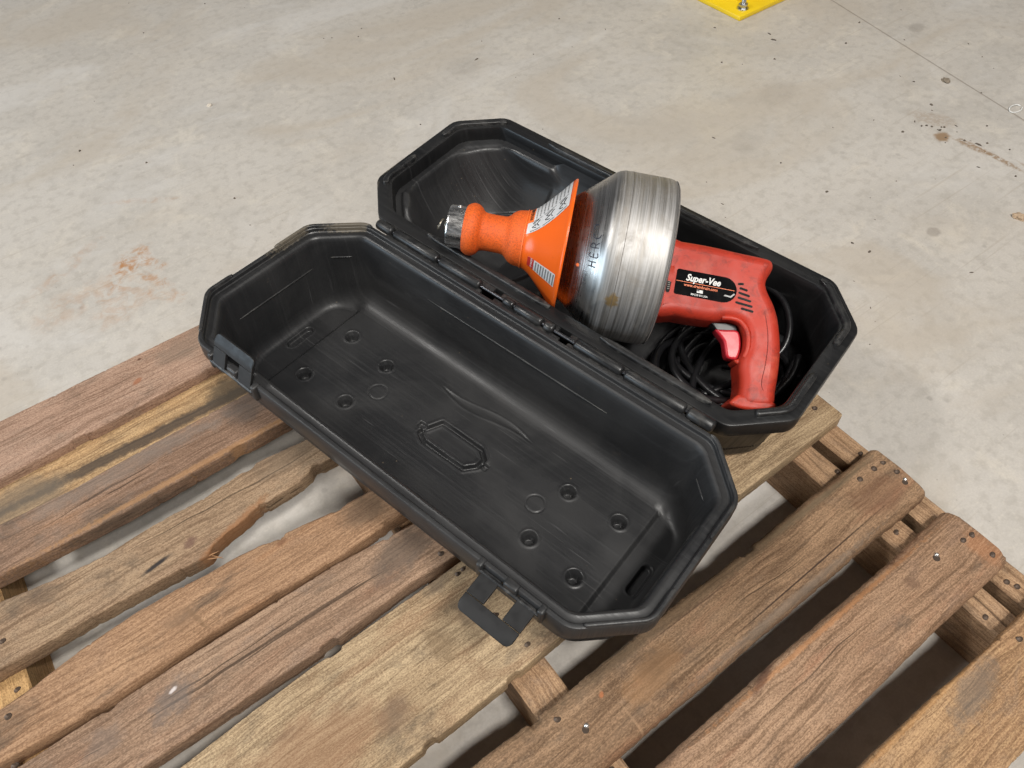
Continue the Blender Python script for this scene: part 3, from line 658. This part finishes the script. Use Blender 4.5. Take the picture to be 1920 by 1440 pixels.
# profile helpers (axis along +x: chuck at the negative end, drill at the positive end)
def prof(pts, sub=5): return [(v.x, v.y) for v in cr([(s, r, 0) for s, r in pts], sub)]
DR = .129
drum_p = [(-.118, .060), (-.112, .074)] + [(-.110, .078), (-.058, .121)] + prof([(-.058, .121), (-.052, .1255), (-.044, .1285), (-.036, .1293), (-.02, .1293), (.0, .1293), (.018, .1293), (.030, .1285), (.0360, .126), (.0395, .121), (.041, .114)], 4)[1:] + [(.0412, .06), (.041, .0)]
V, F = lathe(drum_p, 128, True, False); drum = obj('drum', V, F, M['drum'], tool, smooth=30)
V, F = lathe([(.0368, .1262), (.0373, .1270), (.0395, .1238), (.0390, .1225)], 128); obj('drum_rim_bead', V, F, M['drum'], drum, smooth=60)
# orange guide cone with hand grip
grip_p = prof([(-.270, .020), (-.2705, .034), (-.268, .0375), (-.262, .0405), (-.255, .0405), (-.248, .0365), (-.243, .0310), (-.236, .0292), (-.222, .0290), (-.208, .0295), (-.202, .0325), (-.196, .0385), (-.188, .0425), (-.178, .0440), (-.169, .0462), (-.158, .0535), (-.145, .0665), (-.130, .0825), (-.119, .0955), (-.1145, .1015), (-.1120, .1040), (-.1098, .1042), (-.1090, .1030)], 4)
inner = [(-.1105, .0985), (-.128, .0795), (-.155, .050), (-.175, .039)]
V, F = lathe(grip_p + inner, 112, True, True); cone = obj('guide_cone', V, F, M['orange'], tool, smooth=60)
V, F = lathe([(-.176, .0452), (-.1752, .0457), (-.1744, .0459)], 96); obj('cone_seam', V, F, M['print_orange'], cone)
# steel chuck and its socket screw, the stub of cable
V, F = lathe([(-.288, .009), (-.296, .0095), (-.2965, .011), (-.2965, .0306), (-.2958, .0320), (-.2945, .0328), (-.2925, .0332), (-.268, .0332)], 80, True, True); chuck = obj('chuck', V, F, M['chrome'], tool, smooth=30)
def on_radius(s, r, th): return Vector((s, r*math.cos(th), r*math.sin(th)))       # th 0 = up, 90 deg = towards the viewer's side
def radial_disc(name, s, r, th, rad, h, m, parent, hole=None):
    ez = Vector((0, math.cos(th), math.sin(th))); ex = Vector((1, 0, 0)); ey = ez.cross(ex); n = 20
    P = on_radius(s, r, th)
    if hole: prof_ = ((rad, -.002), (rad, h), (rad*.92, h*1.15), (hole*1.05, h), (hole, h*.2), (hole*.95, -.001), (.0001, -.001))
    else: prof_ = ((rad, -.002), (rad, h), (rad*.8, h*1.2), (.0001, h*1.2))
    rs = [[P + ex*rr*math.cos(2*math.pi*k/n) + ey*rr*math.sin(2*math.pi*k/n) + ez*z for k in range(n)] for rr, z in prof_]
    V, F = loft(rs, True); return obj(name, V, F, m, parent, smooth=40)
radial_disc('set_screw', -.2815, .0330, R_(38), .0045, .0008, M['chrome'], chuck, .0026)
radial_disc('screw_socket_shade', -.2815, .0328, R_(38), .0027, .0002, M['dark'], chuck)  # dark disc paints the shade down in the socket
hel = [(-.294 - .0042*k/4, .001 + .0085*math.cos(k*.55), -.006 + .0085*math.sin(k*.55)) for k in range(21)]
V, F = tube(cr(hel, 2), .0016, 8); obj('cable_tip', V, F, plain('cable_wire', (.34, .30, .24), .35, .9), tool, smooth=60)
# labels on the cone: patches that follow the surface
def cone_r(s):
    q = sorted(grip_p + [(-.1095, .1)])
    for (a, b), (c, d) in zip(q, q[1:]):
        if a <= s <= c and c > a: return lerp(b, d, (s - a)/(c - a))
    return .1
def cone_patch(name, s0, s1, th0, th1, off, m, parent, ns=8, nt=16):
    """th0 / th1: functions of t (0 at s0, 1 at s1) giving the angle of either edge"""
    V = []; F = []
    for i in range(ns + 1):
        t = i/ns; s = lerp(s0, s1, t)
        for j in range(nt + 1):
            th = lerp(th0(t), th1(t), j/nt); V.append(on_radius(s - off*.7, cone_r(s) + off*.7, th))
    for i in range(ns):
        for j in range(nt):
            a = i*(nt + 1) + j; F.append((a, a + 1, a + nt + 2, a + nt + 1))
    return obj(name, V, F, m, parent, smooth=180)
la = lambda t: R_(lerp(101, 74, t)); lb = lambda t: R_(lerp(30, 16, t))
lab = cone_patch('warning_label', -.1715, -.116, la, lb, .0006, M['label'], cone)
cone_patch('label_header', -.1715, -.1635, lambda t: lerp(la(t*.14), lb(t*.14), .30), lambda t: lb(t*.14), .0009, M['print_orange'], lab, 3, 12)
def text_mesh(body, size, shear=0.0, bold=0.0, align='LEFT'):
    cu = bpy.data.curves.new('t', 'FONT'); cu.body = body; cu.size = size; cu.shear = shear; cu.offset = bold; cu.align_x = align; cu.resolution_u = 3
    o = bpy.data.objects.new('t', cu); COL.objects.link(o); bpy.context.view_layer.update()
    me = bpy.data.meshes.new_from_object(o.evaluated_get(bpy.context.evaluated_depsgraph_get()))
    bpy.data.objects.remove(o); return me
def cone_text(name, body, size, s_base, tpos, m, parent, a=la, b=lb, s0=-.1715, s1=-.116, bold=0.0, off=.0012):
    """text that runs around the cone, letter tops towards the chuck"""
    me = text_mesh(body, size, 0, bold)
    for v in me.vertices:
        s = s_base - v.co.y; t = (s - s0)/(s1 - s0); r = cone_r(s)
        th = lerp(a(t), b(t), tpos) - v.co.x/r; p = on_radius(s - off*.7, r + off*.7, th); v.co = p
    return link(name, me, m, parent)
cone_text('label_text', 'WARNING', .0072, -.1645, .36, M['print_black'], lab, bold=.0002)
rnd = random.Random(3)
lines = []
for k in range(9):
    s = lerp(-.1605, -.121, k/8); t = (s + .1715)/(.0555); x = .36
    while x < .93:
        wd = rnd.uniform(.03, .10); x1 = min(.95, x + wd); a0 = lerp(la(t), lb(t), x); a1 = lerp(la(t), lb(t), x1); V = []
        for (q, aa) in ((0, a0), (0, a1), (1, a1), (1, a0)):
            ss = s + q*.0012; V.append(on_radius(ss - .0008, cone_r(ss) + .0008, aa))
        lines.append((V, [(0, 1, 2, 3)])); x = x1 + .018
V, F = join(lines); tag(obj('fine_print', V, F, M['fine'], lab, smooth=0), kind='stuff')
for s0_, s1_ in ((-.166, -.152), (-.149, -.134), (-.131, -.119)):      # pictogram boxes along the lower edge of the label
    t0, t1 = (s0_ + .1715)/.0555, (s1_ + .1715)/.0555
    g = lambda t, t0=t0, t1=t1, q=0: 0
    def fr(e0, e1):
        def f0(t, e=e0): tt = lerp(t0, t1, t); return lerp(la(tt), lb(tt), e)
        def f1(t, e=e1): tt = lerp(t0, t1, t); return lerp(la(tt), lb(tt), e)
        return f0, f1
    for e0, e1 in ((.03, .045), (.295, .31)): cone_patch('pictogram_frame', s0_, s1_, *fr(e0, e1), .0008, M['print_black'], lab, 3, 2)
    def cen(e, ss): tt = (ss + .1715)/.0555; return on_radius(ss - .0008, cone_r(ss) + .0008, lerp(la(tt), lb(tt), e))
    sm = (s0_ + s1_)/2; hs = (s1_ - s0_)*.42
    pl = [cen(.08, sm + hs*.2), cen(.13, sm - hs*.8), cen(.17, sm + hs*.1), cen(.23, sm - hs*.7), cen(.27, sm + hs*.5)]
    V, F = tube(cr(pl, 3), .0005, 5); obj('pictogram', V, F, M['print_black'], lab)
    pl = [cen(.10, sm + hs*.8), cen(.17, sm + hs*.3), cen(.24, sm + hs*.9)]
    V, F = tube(cr(pl, 3), .0006, 5); obj('pictogram', V, F, M['print_black'], lab)
da = lambda t: R_(lerp(158, 149, t)); db = lambda t: R_(lerp(139, 136, t))
dl = cone_patch('danger_label', -.1625, -.117, da, db, .0006, M['label'], cone, 8, 6)
cone_patch('label_header', -.1625, -.152, lambda t: da(t*.22), lambda t: db(t*.22), .0009, M['print_red'], dl, 3, 6)
lines = []
for k in range(8):
    s = lerp(-.149, -.120, k/7); t = (s + .1625)/.0455; V = []
    for q, e in ((0, .08), (0, .92), (1, .92), (1, .08)):
        ss = s + q*.0018; V.append(on_radius(ss - .0008, cone_r(ss) + .0008, lerp(da(t), db(t), e)))
    lines.append((V, [(0, 1, 2, 3)]))
V, F = join(lines); tag(obj('fine_print', V, F, M['fine'], dl, smooth=0), kind='stuff')
cone_text('label_text', 'DANGER', .0040, -.1545, .10, M['white'], dl, da, db, -.1625, -.117)
# marker writing on the drum: HERC, reading upwards
def drum_r(s):
    q = drum_p
    for (a, b), (c, d) in zip(q, q[1:]):
        if a <= s <= c and c > a: return lerp(b, d, (s - a)/(c - a))
    return DR
def dpt(s, arc):                                    # arc: length up the drum from the level of the axis
    r = drum_r(s); th = math.pi/2 + R_(-2) - arc/.125; return on_radius(s, r + .0003, th)
LET = {'H': [[(0, 0), (0, 1)], [(.65, .05), (.6, 1.05)], [(0, .5), (.65, .55)]], 'E': [[(.6, 1), (.05, 1), (0, 0), (.6, .02)], [(.02, .5), (.5, .52)]],
       'R': [[(0, 0), (.02, 1), (.5, 1), (.6, .75), (.4, .5), (.05, .48)], [(.3, .48), (.68, 0)]], 'C': [[(.65, .9), (.4, 1.02), (.1, .8), (0, .45), (.15, .1), (.5, 0)]], '1': [[(.1, 1.0), (.7, 1.05), (.68, .55)]]}
arc = -.072
for ch in 'HERC1':
    parts = []
    for st in LET[ch]:
        pts = cr([dpt(-.0635 - .0105*y, arc + x*.0115) for x, y in st], 5); parts.append(tube(pts, .0008, 5))
    V, F = join(parts); obj('marker_letter', V, F, M['ink'], drum, smooth=60); arc += .0148
# chip of orange paint and an old sticker scrap on the drum
V = []; F = []
for i in range(7):
    a = i/6*6.28; V.append(dpt(-.088 + .0035*math.cos(a)*(.7 + .3*math.sin(3*a)), -.078 + .0035*math.sin(a)))
obj('paint_chip', V, [tuple(range(7))], M['print_orange'], drum, smooth=0)
# fine seam scribed round the drum
V, F = lathe([(-.0305, .1294), (-.0302, .12955), (-.0299, .1294)], 128); obj('drum_seam', V, F, plain('seam_grime', (.09, .08, .07), .6), drum)
# ---- pistol-grip drill
def slab(name, outline, half, bev, m, parent, sub=4, res=6, smooth=60, zc=0.0):
    pts = cr([(x, y, 0) for x, y in outline], sub, True) if sub else [Vector((x, y, 0)) for x, y in outline]
    cu = bpy.data.curves.new('c', 'CURVE'); cu.dimensions = '2D'; cu.fill_mode = 'BOTH'
    s = cu.splines.new('POLY'); s.points.add(len(pts) - 1); s.use_cyclic_u = True
    for p, v in zip(s.points, pts): p.co = (v.x, v.y, 0, 1)
    cu.extrude = half - bev; cu.bevel_depth = bev; cu.bevel_resolution = res; cu.offset = -bev
    o = bpy.data.objects.new('c', cu); COL.objects.link(o); bpy.context.view_layer.update()
    me = bpy.data.meshes.new_from_object(o.evaluated_get(bpy.context.evaluated_depsgraph_get())); bpy.data.objects.remove(o)
    if zc: me.transform(Matrix.Translation((0, 0, zc)))
    for p in me.polygons: p.use_smooth = True
    me.set_sharp_from_angle(angle=R_(smooth)); me.materials.clear()
    return link(name, me, m, parent)
mm = lambda L: [(x/1000, y/1000) for x, y in L]
OUT = mm([(36, 33), (64, 35), (108, 35.5), (157, 33.5), (190, 32.5), (203, 30), (207.6, 21), (205.5, 11), (201.4, .4), (200.6, -10), (205.6, -22), (216, -38), (225, -58), (231.3, -82), (235.5, -106), (237.1, -130), (237.3, -150), (236.7, -172), (237.5, -187), (234, -197), (222, -202), (206, -204), (192, -203), (184, -196), (182, -188), (182.5, -177), (181, -161), (177, -143), (178, -128), (181.5, -114), (180, -94), (173, -80), (160, -74.5), (146, -75.5), (130, -80.6), (101.7, -82.8), (72.7, -83.1), (36, -80)])
drill = slab('drill_body', OUT, .033, .0165, M['red'], tool, 4, 7)
slab('grip_foot', mm([(171.5, -203), (171, -198.5), (177.5, -190), (184, -186), (210, -186), (232, -188), (238, -191), (236.5, -197), (222, -203.5), (204, -206.5), (184, -206.5)]), .0315, .0055, M['red'], drill, 4, 5)
V, F = lathe([(.040, .034), (.058, .036)], 40, True, True); obj('drill_nose', [(x, y - .024, z) for x, y, z in V], F, M['red'], drill)
trg = slab('trigger', mm([(137.5, -89.5), (152, -87), (168, -84.5), (176, -90), (180, -110), (178, -127), (171, -130.5), (160.5, -129), (156, -117), (152.5, -106), (145, -98)]), .0115, .004, M['trigger'], drill, 3, 4)
slab('trigger_gap_shade', mm([(130, -80), (150, -76), (168, -77), (172, -86), (140, -91)]), .0105, .002, M['print_black'], drill, 0, 2)  # black block added to stand for the shaded gap above the trigger
slab('trigger_guard_rim', mm([(170, -133), (183, -129), (190, -131), (190, -137), (178, -139)]), .018, .0035, M['red'], drill, 2, 4)
ZS = .0331
V, F = tube(cr([(.142, -.0735, .024), (.156, -.0725, .0265), (.169, -.0755, .0275), (.1795, -.086, .028), (.1845, -.100, .028), (.1855, -.116, .027), (.183, -.128, .024)], 5), .0042, 8); obj('trigger_frame', V, F, M['red'], drill, smooth=60)
def flat(name, pts, z0, z1, m, parent):
    n = len(pts); V = [(x, y, z0) for x, y in pts] + [(x, y, z1) for x, y in pts]
    F = [tuple(range(n, 2*n)), tuple(range(n - 1, -1, -1))] + [(i, (i + 1) % n, n + (i + 1) % n, n + i) for i in range(n)]
    return obj(name, V, F, m, parent, smooth=0)
# nameplate: square at the drum end, round at the other
y0, y1, xe = -.0535, -.0135, .1355; yc = (y0 + y1)/2; rr = (y1 - y0)/2
np_pts = [(.0625, y0 + .002), (.0645, y0)] + [(xe + rr*math.sin(k/14*math.pi), yc - rr*math.cos(k/14*math.pi)) for k in range(15)] + [(.0645, y1), (.0625, y1 - .002)]
plate = flat('nameplate', np_pts, ZS - .002, ZS + .0005, M['plate_black'], drill)
def ptext(name, body, size, x, y, m, shear=0.0, bold=0.0, sx=1.0, rot=0.0):
    me = text_mesh(body, size, shear, bold); me.transform(Matrix.Translation((x, y, ZS + .0009)) @ Matrix.Rotation(rot, 4, 'Z') @ Matrix.Diagonal((sx, 1, 1, 1)))
    return link(name, me, m, plate)
ptext('nameplate_text', 'Super-Vee', .0150, .0775, -.0296, M['white'], .28, .00045, .82)
ptext('nameplate_text', 'www.drainbrain.com', .0066, .0755, -.0388, M['print_orange'], .15, .00012, .92)
ptext('nameplate_text', 'MADE IN USA', .0044, .0880, -.0512, M['white'], 0, .00005, .95)
flat('nameplate_stripe', [(.0635, -.0327), (.152, -.0327), (.152, -.0319), (.0635, -.0319)], ZS, ZS + .0008, M['print_orange'], plate)
flat('flag_print', [(.0965, -.0460), (.1055, -.0460), (.1055, -.0412), (.0965, -.0412)], ZS, ZS + .0008, M['white'], plate)
flat('flag_canton', [(.0967, -.0436), (.1003, -.0436), (.1003, -.0414), (.0967, -.0414)], ZS, ZS + .0010, M['print_black'], plate)
streak_pts = [(.137, -.0430), (.148, -.0440), (.1535, -.038), (.152, -.0365), (.147, -.0415), (.139, -.0408)]  # pale grey streak near the round end of the plate
flat('grey_streak', streak_pts, ZS, ZS + .0007, plain('grey_film', (.38, .38, .37), .5, nz=.5, scale=500), plate)
def capsule(name, p, q, r, m, parent, z0, z1):
    p, q = Vector(p), Vector(q); d = (q - p).normalized(); nn = Vector((-d.y, d.x)); pts = []
    for k in range(9): a = math.pi*k/8; pts.append(q + nn*r*math.cos(a) + d*r*math.sin(a))
    for k in range(9): a = math.pi*k/8; pts.append(p - nn*r*math.cos(a) - d*r*math.sin(a))
    return flat(name, [(v.x, v.y) for v in pts[::-1]], z0, z1, m, parent)
capsule('vent_slot_shade', (.0545, -.0165), (.0530, -.0505), .0031, M['dark'], drill, ZS - .003, ZS + .0003)  # flat dark capsule, slightly proud: slot shade put into its colour
for k in range(10):
    y = lerp(-.021, -.0485, k/9); flat('vent_fin', [(.0517, y), (.0553, y + .0004), (.0553, y + .0016), (.0517, y + .0012)], ZS, ZS + .0006, plain('fin_grey', (.20, .19, .17), .5) if k == 0 else bpy.data.materials['fin_grey'], drill)
capsule('vent_slot_shade', (.0515, -.0735), (.0510, -.0785), .0028, M['dark'], drill, ZS - .022, ZS - .0125)
for (a, b) in (((.1575, -.0200), (.1630, -.0190)), ((.1605, -.0262), (.1700, -.0278)), ((.1600, -.0335), (.1745, -.0360)), ((.1600, -.0412), (.1775, -.0437)), ((.1575, -.0492), (.1805, -.0515)), ((.1670, -.0572), (.1830, -.0588))):
    capsule('vent_slot_shade', a, b, .0018, M['dark'], drill, ZS - .004, ZS + .0002)  # same dark capsules painting the shade of the slots
# mould seam down the back of the grip
zt = lambda: .0327
seam = cr([(.2010, -.055, .0326), (.2085, -.080, .0329), (.2125, -.105, .0330), (.2130, -.135, .0330), (.2110, -.160, .0329), (.2135, -.172, .0328), (.2220, -.180, .0318)], 5)
V, F = tube(seam, .0006, 5); obj('grip_seam', V, F, plain('seam_dark_red', (.16, .012, .008), .7), drill)
# ---- power cord: loose coil on the floor of the case
cord_pts = []
INV = TR.inverted()
CF = Matrix.Translation((OC.x*CS, OC.y*CS, PZ + .015)) @ Matrix.Diagonal((CS, CS, CS, 1)) @ BF
def cp(x, y, z):                                    # base-frame x, y with height z above the deck
    return INV @ (CF @ Vector((x, y, wz(z, x, y))))
rr_ = random.Random(11)
cx0, cy0 = .250, .200
loops = []
T0 = 0.0; NL = 9
for k in range(NL*14):
    a = k/14*2*math.pi; lp = k/14
    rx = .076 + .026*math.sin(lp*2.3) + .012*math.sin(lp*5.1); ry = .090 + .030*math.sin(lp*1.7 + 1)
    x = cx0 + .022*math.sin(lp*1.1) + rx*math.cos(a + .3*math.sin(lp)); y = cy0 + .012*math.cos(lp*1.9) + ry*math.sin(a)
    x = max(.135, min(.352, x)); y = max(.072, min(.300, y))
    loops.append((x, y, .017 + .0040*lp + .004*math.sin(a*1.5 + lp)))
path = [cp(*q) for q in loops]
path += [cp(.34, .26, .062), cp(.352, .215, .066), cp(.345, .16, .060), cp(.33, .13, .056)] + [Vector((.215, -.203, .0)), Vector((.212, -.19, 0))]
V, F = tube(cr(path, 4), .0058, 10); cordo = obj('power_cord', V, F, M['cord'], tool, smooth=60)
# a second bight that stands up behind the grip
b1 = [cp(.17, .25, .045), cp(.19, .30, .075), cp(.225, .325, .105), cp(.27, .318, .105), cp(.305, .285, .090), cp(.315, .245, .070), cp(.29, .21, .050), cp(.25, .19, .04)]
V, F = tube(cr(b1, 8), .0058, 10); obj('power_cord', V, F, M['cord'], tool, smooth=60)
b2 = [cp(.165, .20, .04), cp(.158, .15, .060), cp(.175, .10, .072), cp(.215, .080, .074), cp(.262, .095, .066), cp(.30, .13, .05), cp(.335, .17, .045), cp(.345, .22, .05)]
V, F = tube(cr(b2, 8), .0058, 10); obj('power_cord', V, F, M['cord'], tool, smooth=60)

# ================================================================== YELLOW STEEL POST FOOT
def yellow_paint():
    t = NT('yellow_paint', .35, 0, .5); n = t.noise(t.co, 18, 5, .65)
    c = t.mix(n, (.72, .48, .010), (.86, .62, .02)); c = t.mix(t.rng(t.noise(t.co, 60, 6, .75), .64, .74, 0, .6), c, (.30, .20, .05))
    return t.set(Base_Color=c, Normal=t.bump(n, .1, .002))
M['yellow'] = yellow_paint()
post = tag(empty('steel_post', (1.95, 1.575, 0)), 'yellow painted steel post foot bolted to the concrete floor', 'post')
link('base_plate', box(-.149, .149, -.149, .149, 0, .013, .002), M['yellow'], post)
link('column', box(-.075, .075, -.075, .075, .013, 1.4, .008, 3), M['yellow'], post)
V, F = tube([(-.079, -.079, .014), (.079, -.079, .014), (.079, .079, .014), (-.079, .079, .014)], .006, 8, True); obj('weld_bead', V, F, M['yellow'], post)
hexr = lambda r, z: [(r*math.cos(math.pi/3*k + .3), r*math.sin(math.pi/3*k + .3), z) for k in range(6)]
for sx, sy in ((-1, -1), (1, -1), (-1, 1), (1, 1)):
    T = Matrix.Translation((sx*.106, sy*.118, .013))
    V, F = lathe([(0, .017), (.003, .017), (.0035, .0155), (.0035, .0)], 28, True); wsh = obj('anchor_bolt', [(y, z, x) for x, y, z in V], F, M['bolt'], post, T)
    V, F = loft([hexr(.0125, .003), hexr(.0133, .005), hexr(.0133, .014), hexr(.0122, .016), hexr(.0075, .0163)], True, True, True); obj('nut', V, F, M['bolt'], wsh, smooth=20)
    V, F = lathe([(.01, .0068), (.026, .0068), (.029, .0055)], 20, True, True); obj('stud', [(y, z, x) for x, y, z in V], F, M['bolt'], wsh)

# ================================================================== BITS ON THE FLOOR
def lump(name, x, y, r, flatn, m, seed, label, cat):
    bm = bmesh.new(); bmesh.ops.create_icosphere(bm, subdivisions=3, radius=r)
    for v in bm.verts:
        k = 1 + .45*mnoise.noise(v.co*(1.3/r) + Vector((seed*5, 0, 0))) + .25*mnoise.noise(v.co*(3.2/r) + Vector((0, seed*5, 0)))
        v.co = Vector((v.co.x*k*1.3, v.co.y*k, max(-r*flatn*.5, v.co.z*k*flatn)))
    zmin = min(v.co.z for v in bm.verts)
    me = bpy.data.meshes.new('m'); bm.to_mesh(me); bm.free()
    o = link(name, me, m); o.location = (x, y, -zmin - .0006); o.rotation_euler.z = seed; return tag(o, label, cat)
mDirt = plain('dry_mud', (.22, .18, .135), .95, nz=.5, scale=250); mTan = plain('tan_stone', (.42, .31, .21), .8, nz=.35, scale=200); mPale = plain('pale_stone', (.56, .50, .42), .8, nz=.2, scale=200)
lump('mud_crumb', 1.968, .864, .009, .55, mDirt, 1.3, 'dark mud crumb lying beside the sawn floor joint', 'crumb')
lump('pebble', 1.624, .441, .011, .6, mTan, 2.1, 'tan pebble on the concrete beyond the pallet end', 'pebble')
lump('pebble', .409, 2.032, .0055, .7, mPale, 3.3, 'small pale pebble on the bare floor behind the case', 'pebble')
tw = cr([(1.985 + .020*math.cos(a*.7) , .679 + .012*math.sin(a*.7), .0022 + .001*math.sin(a)) for a in range(9)], 4)
V, F = tube(tw, .0015, 6); tag(obj('twine', V, F, M['white'], None, smooth=60), 'loop of thin white twine lying near the floor joint', 'twine')
rg = random.Random(5); bits = []
spots = [(.063, 2.053), (.300, 1.611), (.182, 1.889), (1.795, 1.292), (1.378, .757), (1.289, .571), (2.05, 1.2), (1.93, 1.15), (1.72, 1.22), (1.60, 1.30)]
for k in range(115):
    if k < len(spots): x, y = spots[k]; r = .003
    elif k < 70: x, y = rg.uniform(.9, 2.5), rg.uniform(.35, 1.9); r = rg.choice((.0008, .001, .0013, .0017, .0024))
    elif k < 88: x, y = rg.uniform(-.2, 1.0), rg.uniform(1.3, 2.8); r = rg.choice((.0012, .0016, .0022))
    else: x, y = rg.gauss(1.785, .035), rg.uniform(.45, .85); r = rg.uniform(.0012, .0035)
    if x < .95 and y < 1.2: continue
    an = rg.uniform(0, 6.28); el = rg.choice((1, 1.2, 1.6, 3.5)); n = 5
    ca, sa = math.cos(an), math.sin(an); V = []
    for zz, kk in ((-.0003, 1), (r*.5, .9), (r*.9, .45)):
        for q in range(n):
            b = 6.28*q/n; px, py = r*el*kk*math.cos(b)*rg.uniform(.7, 1.2), r*kk*math.sin(b)*rg.uniform(.7, 1.2); V.append((x + px*ca - py*sa, y + px*sa + py*ca, zz))
    bits.append((V, [(i*n + q, i*n + (q + 1) % n, (i + 1)*n + (q + 1) % n, (i + 1)*n + q) for i in range(2) for q in range(n)] + [tuple(range(2*n, 3*n))]))
V, F = join(bits); tag(obj('floor_grit', V, F, plain('grit', (.11, .09, .07), .9, nz=.6, scale=30), None, smooth=0), 'tiny dark grit and wood crumbs scattered over the concrete floor', 'grit', kind='stuff')
